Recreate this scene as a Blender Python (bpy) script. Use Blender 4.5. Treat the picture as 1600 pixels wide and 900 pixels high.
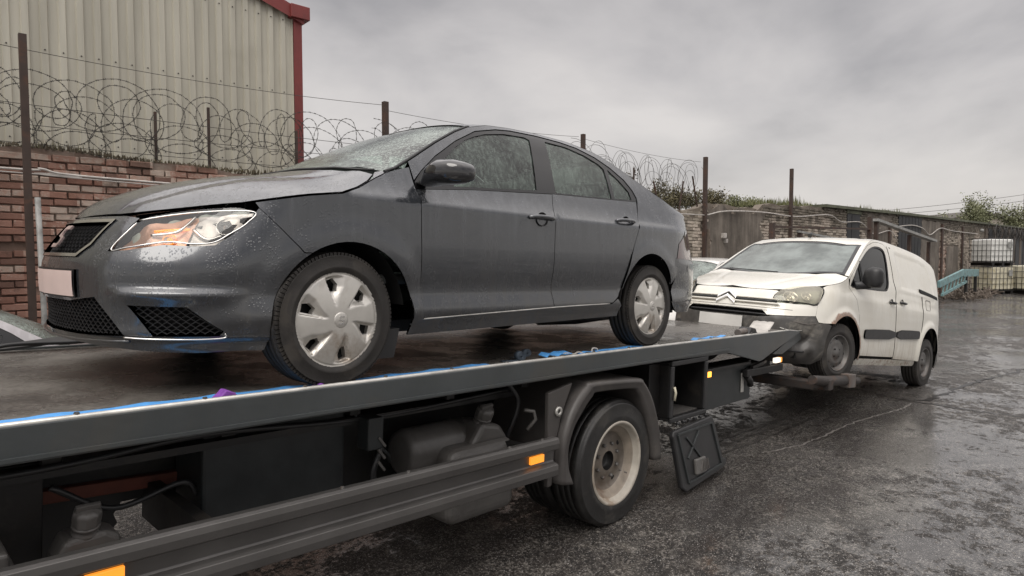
import bpy, bmesh, math, random
import numpy as np
from mathutils import Matrix, Vector
from mathutils.geometry import delaunay_2d_cdt
random.seed(7); rng=np.random.default_rng(7)
R=math.radians
scene=bpy.context.scene
for o in list(bpy.data.objects): bpy.data.objects.remove(o)
# ------------------------------------------------------------ camera
cd=bpy.data.cameras.new('camera'); cam=bpy.data.objects.new('camera',cd); scene.collection.objects.link(cam)
cd.sensor_width=36; cd.lens=36*1001.3/1600; cd.clip_start=.05; cd.clip_end=3000
CX,CY,CZ=-1.5236,-2.4942,1.80
YAW=.7613; PIT=-math.atan(50/1001.3)
fw=Vector((math.cos(YAW)*math.cos(PIT),math.sin(YAW)*math.cos(PIT),math.sin(PIT)))
rt=Vector((math.sin(YAW),-math.cos(YAW),0)); up=rt.cross(fw)
cam.matrix_world=Matrix(((rt.x,up.x,-fw.x,CX),(rt.y,up.y,-fw.y,CY),(rt.z,up.z,-fw.z,CZ),(0,0,0,1)))
scene.camera=cam
# ------------------------------------------------------------ sky and sun
SUN_AZ=R(200); SUN_EL=R(50)
w=bpy.data.worlds.new('World'); scene.world=w; w.use_nodes=True
nt=w.node_tree; N=nt.nodes; L=nt.links; N.clear()
out=N.new('ShaderNodeOutputWorld'); bg=N.new('ShaderNodeBackground'); bg.inputs[1].default_value=.1
sky=N.new('ShaderNodeTexSky'); sky.sky_type='NISHITA'; sky.sun_disc=False; sky.sun_elevation=SUN_EL; sky.sun_rotation=R(90)-SUN_AZ; sky.dust_density=4
tc=N.new('ShaderNodeTexCoord'); sep=N.new('ShaderNodeSeparateXYZ'); L.new(tc.outputs['Generated'],sep.inputs[0])
# cloud layer: direction projected on a flat ceiling
def mth(op,a,b=None,c=None,clamp=False):
    m=N.new('ShaderNodeMath'); m.operation=op; m.use_clamp=clamp
    for i,v in enumerate((a,b,c)):
        if v is None: continue
        if isinstance(v,(int,float)): m.inputs[i].default_value=v
        else: L.new(v,m.inputs[i])
    return m.outputs[0]
zc=mth('ADD',mth('MAXIMUM',sep.outputs[2],0),.34)
cx=mth('DIVIDE',sep.outputs[0],zc); cy=mth('DIVIDE',sep.outputs[1],zc)
cmb=N.new('ShaderNodeCombineXYZ'); L.new(cx,cmb.inputs[0]); L.new(cy,cmb.inputs[1])
n1=N.new('ShaderNodeTexNoise'); n1.inputs['Scale'].default_value=1.5; n1.inputs['Detail'].default_value=6; n1.inputs['Roughness'].default_value=.5; n1.inputs['Distortion'].default_value=.25; L.new(cmb.outputs[0],n1.inputs['Vector'])
r1=N.new('ShaderNodeValToRGB'); e=r1.color_ramp.elements
e[0].position=.30; e[0].color=(2.2,2.12,2.15,1); e[1].position=.66; e[1].color=(4.7,4.45,4.28,1)
m_=r1.color_ramp.elements.new(.48); m_.color=(3.6,3.43,3.38,1)
L.new(n1.outputs[0],r1.inputs[0])
hz=mth('SUBTRACT',1,mth('MULTIPLY',sep.outputs[2],4.0),clamp=True)
mh=N.new('ShaderNodeMixRGB'); mh.inputs[2].default_value=(4.9,4.65,4.4,1); L.new(mth('MULTIPLY',hz,.75),mh.inputs[0]); L.new(r1.outputs[0],mh.inputs[1])
br=mth('ADD',1.0,mth('MULTIPLY',mth('MAXIMUM',mth('SUBTRACT',sep.outputs[2],.38),0),4.6))
mb=N.new('ShaderNodeMixRGB'); mb.blend_type='MULTIPLY'; mb.inputs[0].default_value=1; L.new(mh.outputs[0],mb.inputs[1]); L.new(br,mb.inputs[2])
mx=N.new('ShaderNodeMixRGB'); mx.inputs[0].default_value=.93; L.new(sky.outputs[0],mx.inputs[1]); L.new(mb.outputs[0],mx.inputs[2])
L.new(mx.outputs[0],bg.inputs[0]); L.new(bg.outputs[0],out.inputs[0])
sd=bpy.data.lights.new('sun','SUN'); sd.energy=.95; sd.angle=R(36); sd.color=(1,.96,.9)
so=bpy.data.objects.new('sun',sd); scene.collection.objects.link(so)
sv=Vector((math.cos(SUN_AZ)*math.cos(SUN_EL),math.sin(SUN_AZ)*math.cos(SUN_EL),math.sin(SUN_EL)))
so.rotation_euler=sv.to_track_quat('Z','Y').to_euler()
scene.view_settings.view_transform='Standard'; scene.view_settings.look='None'; scene.view_settings.exposure=.66; scene.view_settings.gamma=1
scene.view_settings.use_curve_mapping=False
scene.render.engine='CYCLES'; scene.cycles.max_bounces=8; scene.cycles.transparent_max_bounces=16
# ------------------------------------------------------------ materials
class NT:
    def __init__(s,name):
        s.m=bpy.data.materials.new(name); s.m.use_nodes=True; s.t=s.m.node_tree; s.t.nodes.clear()
        s.out=s.n('ShaderNodeOutputMaterial'); s.b=s.n('ShaderNodeBsdfPrincipled'); s.l(s.b.outputs[0],s.out.inputs[0])
    def n(s,t): return s.t.nodes.new(t)
    def l(s,a,b): s.t.links.new(a,b)
    def v(s,i,x):
        if isinstance(x,(int,float)): i.default_value=x
        elif isinstance(x,tuple): i.default_value=x if len(x)==4 or i.type=='VECTOR' else (*x,1)
        else: s.l(x,i)
    def math(s,op,a,b=0.,c=None,clamp=False):
        m=s.n('ShaderNodeMath'); m.operation=op; m.use_clamp=clamp; s.v(m.inputs[0],a); s.v(m.inputs[1],b)
        if c is not None: s.v(m.inputs[2],c)
        return m.outputs[0]
    def coord(s,kind='Object',scale=(1,1,1)):
        if kind=='Position': c=s.n('ShaderNodeNewGeometry').outputs['Position']
        else: c=s.n('ShaderNodeTexCoord').outputs[kind]
        mp=s.n('ShaderNodeMapping'); s.l(c,mp.inputs[0]); mp.inputs['Scale'].default_value=scale; return mp.outputs[0]
    def noise(s,scale,detail=4,rough=.55,vec=None,dist=0):
        n=s.n('ShaderNodeTexNoise'); n.inputs['Scale'].default_value=scale; n.inputs['Detail'].default_value=detail; n.inputs['Roughness'].default_value=rough; n.inputs['Distortion'].default_value=dist
        s.l(vec if vec is not None else s.coord(),n.inputs['Vector']); return n.outputs[0]
    def voro(s,scale,vec=None,feat='F1'):
        n=s.n('ShaderNodeTexVoronoi'); n.feature=feat; n.inputs['Scale'].default_value=scale; s.l(vec if vec is not None else s.coord(),n.inputs['Vector']); return n
    def step(s,x,a,b):
        m=s.n('ShaderNodeMapRange'); s.v(m.inputs[0],x); m.inputs[1].default_value=a; m.inputs[2].default_value=b; m.interpolation_type='SMOOTHSTEP'; return m.outputs[0]
    def ramp(s,x,els):
        r=s.n('ShaderNodeValToRGB'); s.v(r.inputs[0],x); E=r.color_ramp.elements
        E[0].position=els[0][0]; E[0].color=(*els[0][1],1); E[1].position=els[-1][0]; E[1].color=(*els[-1][1],1)
        for p,c in els[1:-1]: k=E.new(p); k.color=(*c,1)
        return r.outputs[0]
    def mix(s,f,a,b,mode='MIX'):
        m=s.n('ShaderNodeMixRGB'); m.blend_type=mode; s.v(m.inputs[0],f); s.v(m.inputs[1],a); s.v(m.inputs[2],b); return m.outputs[0]
    def bump(s,h,strength=.3,dist=.01,prev=None):
        b=s.n('ShaderNodeBump'); b.inputs['Strength'].default_value=strength; b.inputs['Distance'].default_value=dist; s.l(h,b.inputs['Height'])
        if prev is not None: s.l(prev,b.inputs['Normal'])
        return b.outputs[0]
    def set(s,**k):
        names=dict(col='Base Color',rough='Roughness',metal='Metallic',coat='Coat Weight',coatr='Coat Roughness',nrm='Normal',spec='Specular IOR Level',trans='Transmission Weight',ior='IOR',emit='Emission Color',es='Emission Strength',alpha='Alpha',cn='Coat Normal')
        for a,b in k.items(): s.v(s.b.inputs[names[a]],b)
        return s.m
def plain(name,col,rough=.5,metal=0,coat=0,var=.25,nscale=8,bump=.1,bscale=60,grime=None,emit=None,es=0,pos=False):
    t=NT(name); vec=t.coord('Position') if pos else t.coord()
    n=t.noise(nscale,5,.6,vec); c0=tuple(x*(1-var) for x in col); c1=tuple(min(1,x*(1+var)) for x in col)
    c=t.ramp(n,[(.3,c0),(.7,c1)])
    if grime is not None:
        g=t.step(t.noise(nscale*.45,7,.7,vec,.6),.5,.68); c=t.mix(t.math('MULTIPLY',g,.75),c,grime)
    r=t.math('ADD',rough-.08,t.math('MULTIPLY',t.noise(nscale*2,3,.5,vec),.16))
    t.set(col=c,rough=r,metal=metal,coat=coat,nrm=t.bump(t.noise(bscale,3,.6,vec),bump,.004))
    if emit: t.set(emit=emit,es=es)
    return t.m
M={}
def paint(name,col,metal,rough,drops=1.,dirt=(.09,.08,.065),dirtamt=.5,rust=False,zdirt=.45,warm=None):
    t=NT(name); v=t.coord(); sx=t.n('ShaderNodeSeparateXYZ'); t.l(v,sx.inputs[0])
    st=t.noise(1,4,.6,t.coord('Object',(30,30,1.5)))       # run-off streaks
    big=t.noise(2.2,5,.6,v)
    low=t.step(sx.outputs[2],zdirt+.32,zdirt-.25)
    dm=t.math('MULTIPLY',t.math('ADD',low,.22),t.math('MULTIPLY',t.math('ADD',t.step(big,.3,.75),t.step(st,.45,.75)),dirtamt),clamp=True)
    c=t.mix(dm,col,dirt)
    c=t.mix(t.math('MULTIPLY',t.math('MULTIPLY',t.step(st,.42,.66),t.step(sx.outputs[2],.45,.95)),.6*drops),c,tuple(min(1,x*1.5+.02) for x in col))
    if warm: c=t.mix(t.math('MULTIPLY',t.step(big,.35,.8),.5),c,warm)
    if rust:
        # rust creeps round the front arch lip and along seams (object space)
        d=t.n('ShaderNodeVectorMath'); d.operation='DISTANCE'; cb=t.n('ShaderNodeCombineXYZ'); t.l(sx.outputs[0],cb.inputs[0]); cb.inputs[1].default_value=0; t.l(sx.outputs[2],cb.inputs[2])
        t.l(cb.outputs[0],d.inputs[0]); d.inputs[1].default_value=(-.03,0,.33)
        ring=t.step(d.outputs['Value'],.52,.40); n=t.noise(17,6,.7,v)
        rm=t.step(t.math('ADD',t.math('MULTIPLY',ring,.50),t.math('MULTIPLY',n,.55)),.60,.70)
        sill=t.math('MULTIPLY',t.step(sx.outputs[2],.34,.27),t.step(n,.5,.62))
        rm=t.math('MAXIMUM',rm,t.math('MULTIPLY',sill,.7))
        c=t.mix(t.math('MULTIPLY',rm,.85),c,t.ramp(t.noise(45,4,.6,v),[(.35,(.10,.035,.012)),(.65,(.30,.13,.05))]))
    vd=t.voro(120,t.coord('Object',(1,1,.65))); dh=t.step(vd.outputs['Distance'],.42,.12)
    dn=t.math('MULTIPLY',dh,t.step(t.noise(14,3,.6,v),.44,.56))
    nb=t.bump(dn,.65*drops,.003); nb=t.bump(st,.10*drops,.004,nb)
    t.b.inputs['Coat IOR'].default_value=1.7
    t.set(col=c,metal=metal,rough=t.math('ADD',rough,t.math('MULTIPLY',dm,.35)),coat=.9,coatr=t.math('ADD',.05,t.math('MULTIPLY',t.step(st,.4,.8),.14)),nrm=t.bump(st,.05*drops,.004),cn=nb)
    return t.m
M['graphite']=paint('graphite_paint',(.044,.049,.057),.45,.24,1.0,dirtamt=.38,zdirt=.30)
M['white']=paint('white_van_paint',(.72,.70,.63),0,.4,.35,dirt=(.40,.35,.27),dirtamt=.5,rust=True,zdirt=.5,warm=(.66,.62,.52))
M['white2']=paint('white_car_paint',(.74,.73,.70),0,.35,.3)
M['silver']=paint('silver_paint',(.42,.40,.41),.6,.35,.6)
M['black']=plain('black_plastic',(.018,.018,.019),.42,bump=.08)
M['gloss']=plain('gloss_black',(.008,.008,.009),.32,coat=.15,bump=.02)
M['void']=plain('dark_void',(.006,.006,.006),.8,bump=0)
M['rubber']=plain('tyre_rubber',(.024,.0215,.0195),.6,var=.3,grime=(.055,.048,.040),nscale=14,bump=.25,bscale=90)
M['mirrorshell']=plain('mirror_gloss',(.012,.012,.014),.10,coat=1,bump=.02)
M['rubber_wet']=plain('truck_tyre_rubber',(.016,.0155,.015),.42,var=.35,grime=(.06,.055,.048),nscale=9,bump=.25,bscale=80)
M['cap']=plain('hubcap_silver',(.60,.58,.54),.32,metal=.6,var=.14,grime=(.30,.22,.15),nscale=5,bump=.05)
M['chrome']=plain('chrome',(.75,.74,.72),.14,metal=1,var=.1,bump=.03)
M['steelrim']=plain('steel_rim',(.13,.125,.12),.45,metal=.4,grime=(.10,.06,.04),bump=.1)
M['rimmid']=plain('rim_barrel_shaded',(.24,.205,.165),.45,var=.3,grime=(.13,.08,.05),nscale=8,bump=.15)  # barrel of the same rim, darkened for shade inside the dish, plus dirt
M['riminner']=plain('rim_disc_shaded',(.13,.11,.09),.5,var=.35,grime=(.08,.05,.03),nscale=9,bump=.15)  # disc darkened further for the shade deep in the rim, plus dirt
M['rimwhite']=plain('truck_rim_paint',(.38,.35,.30),.42,var=.2,grime=(.20,.13,.08),nscale=7,bump=.15)
M['cloth']=plain('seat_cloth',(.10,.105,.10),.85)
M['trim']=plain('light_interior',(.34,.38,.34),.8)
M['grey']=plain('bed_rail_paint',(.060,.067,.069),.40,metal=.25,var=.16,grime=(.075,.073,.066),nscale=2.5,coat=.3,bump=.15,bscale=35)
M['edge']=plain('bright_edge_and_highlight',(.50,.49,.46),.35,metal=.5,var=.3)
M['chassis']=plain('chassis_black',(.009,.0085,.0085),.5,grime=(.028,.024,.02),bump=.2)
M['panel']=plain('dark_panel',(.022,.025,.026),.45)
M['rustdark']=plain('rusty_crossmember',(.11,.030,.018),.7,grime=(.03,.014,.01))
M['tank']=plain('grey_plastic_tank',(.10,.095,.09),.38,var=.2,grime=(.055,.05,.045),nscale=5,bump=.12)
M['guard']=plain('anodised_guard',(.115,.110,.106),.36,metal=.6,var=.14,nscale=3,bump=.08,bscale=40)
M['mud']=plain('mudguard_plastic',(.062,.057,.054),.46,var=.22,grime=(.10,.09,.078),nscale=4)
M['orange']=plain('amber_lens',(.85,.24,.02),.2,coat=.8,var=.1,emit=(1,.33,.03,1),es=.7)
M['amberlit']=plain('amber_lamp_lit',(.9,.3,.03),.2,coat=.8,emit=(1,.38,.04,1),es=2.2)
M['whitelamp']=plain('white_lamp_lit',(.8,.8,.75),.2,emit=(1,.85,.7,1),es=.8)
M['red']=plain('red_lens',(.06,.012,.014),.12,coat=.9,bump=.02)
M['blue']=plain('blue_strap',(.09,.33,.72),.6,var=.12,nscale=30,bump=.4,bscale=120)
M['purple']=plain('purple_strap',(.20,.055,.33),.65,var=.25,nscale=30)
M['teal']=plain('teal_conveyor_paint',(.17,.30,.31),.5,grime=(.10,.07,.05))
M['plastic']=plain('ibc_white_plastic',(.72,.72,.69),.45,var=.08)
M['plastic_y']=plain('ibc_yellowed_plastic',(.60,.56,.43),.45,var=.14,grime=(.42,.36,.2))
M['cage']=plain('cage_steel',(.07,.068,.065),.4,metal=.6)
M['postrust']=plain('rusty_angle_iron',(.05,.032,.025),.7,grime=(.10,.045,.025))
M['wire']=plain('razor_wire_steel',(.06,.055,.05),.5,metal=.4)
M['cable']=plain('pale_cable',(.46,.43,.40),.55)
M['pipe']=plain('grey_pipe',(.26,.26,.25),.5,grime=(.12,.11,.10))
M['redtrim']=plain('red_flashing',(.19,.035,.032),.5,var=.2,nscale=2,grime=(.12,.03,.03),pos=True)
M['opening']=plain('dark_boarding',(.016,.017,.020),.6,var=.5,nscale=2,pos=True)
M['wood']=plain('weathered_timber',(.13,.105,.085),.8,var=.4,nscale=12)
M['beam']=plain('mossy_coping',(.10,.105,.07),.8,var=.4,nscale=3,pos=True)
M['roofdark']=plain('roof_sheet',(.08,.07,.06),.7)
M['housewall']=plain('cream_wall',(.50,.45,.38),.8,var=.08)
M['cardboard']=plain('pale_debris',(.45,.43,.40),.7)
M['rustbar']=plain('rusty_lift_bar',(.030,.025,.023),.6,grime=(.09,.045,.025),nscale=12,bump=.4)
M['barend']=plain('worn_metal_plate',(.15,.135,.125),.5,metal=.3,grime=(.12,.08,.06))
# deck plate: muddy brown-grey wet steel
t=NT('deck_plate'); v=t.coord(); n=t.noise(2.3,7,.65,v); f=t.noise(38,5,.75,v)
t.set(col=t.ramp(t.math('ADD',t.math('MULTIPLY',n,.5),t.math('MULTIPLY',f,.5)),[(.36,(.040,.036,.032)),(.5,(.10,.092,.082)),(.64,(.20,.185,.165))]),rough=t.ramp(n,[(.38,(.13,)*3),(.62,(.42,)*3)]),nrm=t.bump(t.math('ADD',f,t.math('MULTIPLY',n,1.2)),.9,.012)); M['deck']=t.m
# wet asphalt: dark binder, pale aggregate and painted glints, patchy water film
t=NT('wet_asphalt'); v=t.coord('Position'); a=t.noise(.5,6,.6,v,.5); b=t.noise(5,6,.68,v,.3); g=t.noise(44,5,.74,v,.4); f=t.noise(95,3,.7,v); st=t.noise(1.3,5,.62,t.coord('Position',(.8,3.,1)))
mixn=t.math('ADD',t.math('MULTIPLY',g,.55),t.math('ADD',t.math('MULTIPLY',b,.25),t.math('MULTIPLY',f,.2)))
col=t.ramp(mixn,[(.425,(.007,.0055,.0045)),(.488,(.024,.020,.017)),(.53,(.066,.058,.050)),(.59,(.25,.23,.205))])
soak=t.step(t.math('ADD',t.math('MULTIPLY',st,.6),t.math('MULTIPLY',a,.4)),.50,.60)
col=t.mix(t.math('MULTIPLY',soak,.78),col,(.016,.011,.0085))
glint=t.math('MULTIPLY',t.step(t.noise(110,2,.5,v),.62,.68),.9); col=t.mix(glint,col,(.42,.40,.38))
film=t.step(t.math('ADD',t.math('MULTIPLY',a,.34),t.math('ADD',t.math('MULTIPLY',b,.33),t.math('MULTIPLY',t.noise(19,5,.72,v),.33))),.48,.512)
t.set(col=col,rough=t.math('SUBTRACT',.62,t.math('MULTIPLY',film,.25)),spec=.5,nrm=t.bump(mixn,1.,.03),coat=t.math('MULTIPLY_ADD',film,.97,.03),coatr=.07,cn=t.bump(t.math('ADD',b,t.math('MULTIPLY',g,.35)),.22,.010))
t.b.inputs['Coat IOR'].default_value=1.75; M['asphalt']=t.m
M['crack']=plain('wet_crack',(.012,.010,.009),.35,pos=True); M['seam']=plain('pale_seam',(.15,.14,.13),.35,pos=True,bump=.6)
# brick wall: red on the left fading to pale grey bricks on the right
def brickmat(name,mortar=False):
    t=NT(name); v=t.coord('Position'); sx=t.n('ShaderNodeSeparateXYZ'); t.l(v,sx.inputs[0])
    mp=t.n('ShaderNodeMapping'); t.l(v,mp.inputs[0]); mp.inputs['Rotation'].default_value=(0,0,R(3.7)); mp.inputs['Scale'].default_value=(1/.2375,.3,1/.0775)
    fl=t.n('ShaderNodeVectorMath'); fl.operation='FLOOR'; t.l(mp.outputs[0],fl.inputs[0])
    wn=t.n('ShaderNodeTexWhiteNoise'); t.l(fl.outputs[0],wn.inputs['Vector']); k=wn.outputs['Value']
    big=t.noise(.9,5,.6,v); fine=t.noise(28,6,.7,v)
    red=t.ramp(k,[(.0,(.14,.08,.062)),(.3,(.29,.15,.11)),(.65,(.38,.215,.165)),(1.,(.50,.37,.30))])
    pale=t.ramp(k,[(.0,(.13,.11,.09)),(.4,(.30,.26,.21)),(1.,(.46,.41,.34))])
    right=t.step(t.math('ADD',sx.outputs[0],t.math('MULTIPLY',big,3.)),9.5,13.5)
    redpatch=t.math('MULTIPLY',t.step(sx.outputs[0],30.5,31.2),t.math('MULTIPLY',t.step(sx.outputs[0],34.8,34.0),t.step(sx.outputs[2],2.6,1.9)))
    right=t.math('SUBTRACT',right,t.math('MULTIPLY',redpatch,.8),clamp=True)
    c=t.mix(right,red,pale)
    eff=t.step(t.math('ADD',t.math('MULTIPLY',big,.55),t.math('ADD',t.math('MULTIPLY',fine,.45),t.math('MULTIPLY',k,.14))),.555,.64)
    c=t.mix(t.math('MULTIPLY',eff,.7),c,(.46,.39,.33))
    damp=t.step(t.math('ADD',sx.outputs[2],t.math('MULTIPLY',big,-1.1)),2.05,2.6)
    c=t.mix(t.math('MULTIPLY',damp,.7),c,(.05,.042,.028))
    c=t.mix(t.math('MULTIPLY',t.step(t.noise(2.7,6,.7,v),.55,.68),.6),c,(.045,.032,.026))
    if mortar: c=t.mix(.6,c,(.16,.13,.105))
    t.set(col=c,rough=.8,nrm=t.bump(fine,.7,.012)); return t.m
M['brick']=brickmat('old_brick'); M['mortar']=brickmat('old_mortar',True)
t=NT('stained_render'); v=t.coord('Position'); n=t.noise(1.1,7,.7,v); st=t.noise(1,5,.6,t.coord('Position',(6,6,.8)))
t.set(col=t.ramp(t.math('ADD',t.math('MULTIPLY',n,.5),t.math('MULTIPLY',st,.5)),[(.34,(.065,.054,.044)),(.5,(.14,.12,.10)),(.66,(.26,.225,.19))]),rough=.85,nrm=t.bump(n,.6,.03)); M['render']=t.m
t=NT('cladding_sheet'); v=t.coord('Position'); st=t.noise(1,5,.6,t.coord('Position',(5,5,.35))); n=t.noise(.5,4,.6,v)
c=t.ramp(st,[(.3,(.41,.39,.325)),(.7,(.57,.545,.46))]); c=t.mix(t.math('MULTIPLY',t.step(n,.5,.7),.35),c,(.25,.225,.17))
t.set(col=c,rough=.5,metal=.1,nrm=t.bump(st,.1,.01)); M['cladding']=t.m
M['vbump']=plain('van_bumper_plastic',(.060,.057,.053),.42,var=.4,nscale=7,grime=(.20,.185,.16),bump=.25,bscale=30)
# glass
def glass(name,tint,milk=.25,mcol=(.45,.52,.47),streak=True,tr=.55):
    t=NT(name); v=t.coord(); t.t.nodes.remove(t.b)
    tp=t.n('ShaderNodeBsdfTransparent'); tp.inputs[0].default_value=(*tint,1)
    gl=t.n('ShaderNodeBsdfGlossy'); gl.inputs['Roughness'].default_value=.03
    df=t.n('ShaderNodeBsdfDiffuse'); df.inputs[0].default_value=(*mcol,1)
    s_=t.noise(1,4,.65,t.coord('Object',(70,70,10)),.3); big=t.noise(3,4,.6,v)
    bn=t.bump(s_,.22 if streak else .02,.004); t.l(bn,gl.inputs['Normal'])
    fr=t.n('ShaderNodeFresnel'); fr.inputs[0].default_value=1.55; t.l(bn,fr.inputs['Normal'])
    m1=t.n('ShaderNodeMixShader'); t.l(t.math('MULTIPLY',t.math('ADD',t.step(s_,.44,.66) if streak else .6,t.step(big,.25,.8)),milk),m1.inputs[0]); t.l(tp.outputs[0],m1.inputs[1]); t.l(df.outputs[0],m1.inputs[2])
    m2=t.n('ShaderNodeMixShader'); t.l(t.math('MULTIPLY_ADD',fr.outputs[0],.9,.01,clamp=True),m2.inputs[0]); t.l(m1.outputs[0],m2.inputs[1]); t.l(gl.outputs[0],m2.inputs[2])
    t.l(m2.outputs[0],t.out.inputs[0]); return t.m
M['glass']=glass('wet_side_glass',(.68,.82,.74),.13,(.50,.62,.55))
M['wind']=glass('milky_windscreen',(.42,.52,.46),.38,(.50,.58,.53))  # rain film, with the pale sky reflection put into the milk colour
M['vglass']=glass('van_windscreen',(.20,.25,.24),.34,(.46,.52,.50),False)
M['vside']=glass('van_side_glass',(.06,.07,.07),.05,(.2,.22,.22),False)
M['lens']=glass('clear_lens',(.88,.87,.84),.03,(.5,.5,.5),False)
M['lens_y']=glass('yellowed_lens',(.84,.81,.70),.30,(.62,.59,.48),False)
M['plate']=plain('number_plate',(.66,.52,.48),.4,var=.10,nscale=3,bump=.02)
M['plate_w']=plain('number_plate_white',(.66,.65,.62),.4,var=.12,nscale=3,bump=.02)
M['silverhousing']=plain('silvered_reflector',(.42,.40,.38),.35,metal=.6,var=.15,nscale=9)
M['warmreflection']=plain('warm_reflection_tint',(.58,.34,.24),.3,metal=.5,var=.25,nscale=6)  # warm brick reflection in the lamp, put into the colour
M['badge']=plain('badge_chrome',(.80,.62,.60),.25,metal=.7)
def leafmat(name,c1,c2):
    t=NT(name); n=t.noise(1.3,3,.6,t.coord('Position')); oi=t.noise(40,1,.5,t.coord('Position'))
    t.set(col=t.ramp(t.math('ADD',t.math('MULTIPLY',n,.5),t.math('MULTIPLY',oi,.5)),[(.35,c1),(.65,c2)]),rough=.6); return t.m
M['leaf']=leafmat('leaves',(.09,.10,.05),(.23,.24,.13)); M['dry']=leafmat('dry_stems',(.05,.045,.02),(.16,.14,.07)); M['grassm']=leafmat('verge_grass',(.075,.08,.03),(.17,.175,.075)); M['brambles']=leafmat('bramble_leaves',(.03,.022,.014),(.11,.085,.045))
M['bark']=plain('bark',(.07,.06,.045),.85)
# ------------------------------------------------------------ helpers
COL=scene.collection
def tag(o,label=None,cat=None,group=None,kind=None):
    if label: o['label']=label
    if cat: o['category']=cat
    if group: o['group']=group
    if kind: o['kind']=kind
    return o
def empty(name,label,cat,mw=None,group=None):
    o=bpy.data.objects.new(name,None); o.empty_display_size=.3; COL.objects.link(o)
    if mw is not None: o.matrix_world=mw
    return tag(o,label,cat,group)
def link(name,me,mat,parent=None,bev=0,smooth=False,seg=2,ang=35):
    o=bpy.data.objects.new(name,me); COL.objects.link(o)
    if mat is not None and len(me.materials)==0: me.materials.append(M[mat] if isinstance(mat,str) else mat)
    if parent is not None: o.parent=parent
    if smooth: me.shade_smooth()
    if bev:
        b=o.modifiers.new('bevel','BEVEL'); b.width=bev; b.segments=seg; b.limit_method='ANGLE'; b.angle_limit=R(ang); b.harden_normals=False
    return o
class MB:
    def __init__(s): s.v=[]; s.f=[]; s.sm=[]; s.mi=[]
    def add(s,v,f,sm=False,mi=0):
        n=len(s.v); s.v+= [tuple(map(float,p)) for p in v]; s.f+=[tuple(i+n for i in q) for q in f]; s.sm+=[sm]*len(f); s.mi+=[mi]*len(f); return s
    def box(s,a,b,mi=0):
        x0,y0,z0=a; x1,y1,z1=b
        return s.add([(x0,y0,z0),(x1,y0,z0),(x1,y1,z0),(x0,y1,z0),(x0,y0,z1),(x1,y0,z1),(x1,y1,z1),(x0,y1,z1)],[(0,3,2,1),(4,5,6,7),(0,1,5,4),(1,2,6,5),(2,3,7,6),(3,0,4,7)],mi=mi)
    def obox(s,c,ax,ay,az):   # oriented box: centre and half-axis vectors
        c,ax,ay,az=map(np.array,(c,ax,ay,az)); V=[c+i*ax+j*ay+k*az for k in(-1,1) for i,j in((-1,-1),(1,-1),(1,1),(-1,1))]
        return s.add(V,[(0,3,2,1),(4,5,6,7),(0,1,5,4),(1,2,6,5),(2,3,7,6),(3,0,4,7)])
    def bar(s,p,q,w,h=None):
        p=np.array(p,float); q=np.array(q,float); d=q-p; l=np.linalg.norm(d); d/=l; h=h or w
        u=np.array((0,0,1.)) if abs(d[2])<.9 else np.array((1.,0,0)); a=np.cross(d,u); a/=np.linalg.norm(a); b=np.cross(a,d)
        return s.obox((p+q)/2,d*l/2,a*w/2,b*h/2)
    def prism(s,poly,axis,a,b,sm=False):   # polygon (2-D) swept along axis 0/1/2 from a to b
        n=len(poly)
        def P(p,t):
            q=list(p); q.insert(axis,t); return q
        V=[P(p,a) for p in poly]+[P(p,b) for p in poly]
        s.add(V,[tuple(range(n))[::-1],tuple(range(n,2*n))]); s.sm[-2:]=[False,False]
        n0=len(s.v)-2*n
        for i in range(n): s.f.append((n0+i,n0+(i+1)%n,n0+n+(i+1)%n,n0+n+i)); s.sm.append(sm); s.mi.append(0)
        return s
    def tube(s,path,r,n=6,closed=False,cap=True):
        P=np.array(path,float); m=len(P); rr=r if hasattr(r,'__len__') else [r]*m
        T=np.gradient(P,axis=0) if not closed else np.roll(P,-1,0)-np.roll(P,1,0)
        T/=np.linalg.norm(T,axis=1)[:,None]+1e-12
        u=np.array((0,0,1.)) if abs(T[0][2])<.9 else np.array((1.,0,0)); a=np.cross(T[0],u); a/=np.linalg.norm(a)
        V=[]
        for i in range(m):
            a=a-T[i]*(a@T[i]); a/=np.linalg.norm(a)+1e-12; b=np.cross(T[i],a)
            for k in range(n):
                th=2*math.pi*k/n; V.append(P[i]+rr[i]*(math.cos(th)*a+math.sin(th)*b))
        F=[]
        for i in range(m if closed else m-1):
            j=(i+1)%m
            for k in range(n): F.append((i*n+k,i*n+(k+1)%n,j*n+(k+1)%n,j*n+k))
        s.add(V,F,True)
        if cap and not closed: s.f+= [tuple(len(s.v)-m*n+k for k in range(n))[::-1],tuple(len(s.v)-n+k for k in range(n))]; s.sm+=[False]*2; s.mi+=[0]*2
        return s
    def lathe(s,prof,axis=1,c=(0,0,0),n=48,sm=True,closed=False,sg=1):   # prof: (radius, offset along axis)
        V=[];m=len(prof)
        for k in range(n):
            th=2*math.pi*k/n
            for r,t in prof:
                p=[r*math.cos(th),r*math.sin(th)]; p.insert(axis,t*sg); V.append([p[0]+c[0],p[1]+c[1],p[2]+c[2]])
        F=[]
        for k in range(n):
            k2=(k+1)%n
            for i in range(m if closed else m-1):
                j=(i+1)%m; F.append((k*m+i,k*m+j,k2*m+j,k2*m+i))
        return s.add(V,F,sm)
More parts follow.
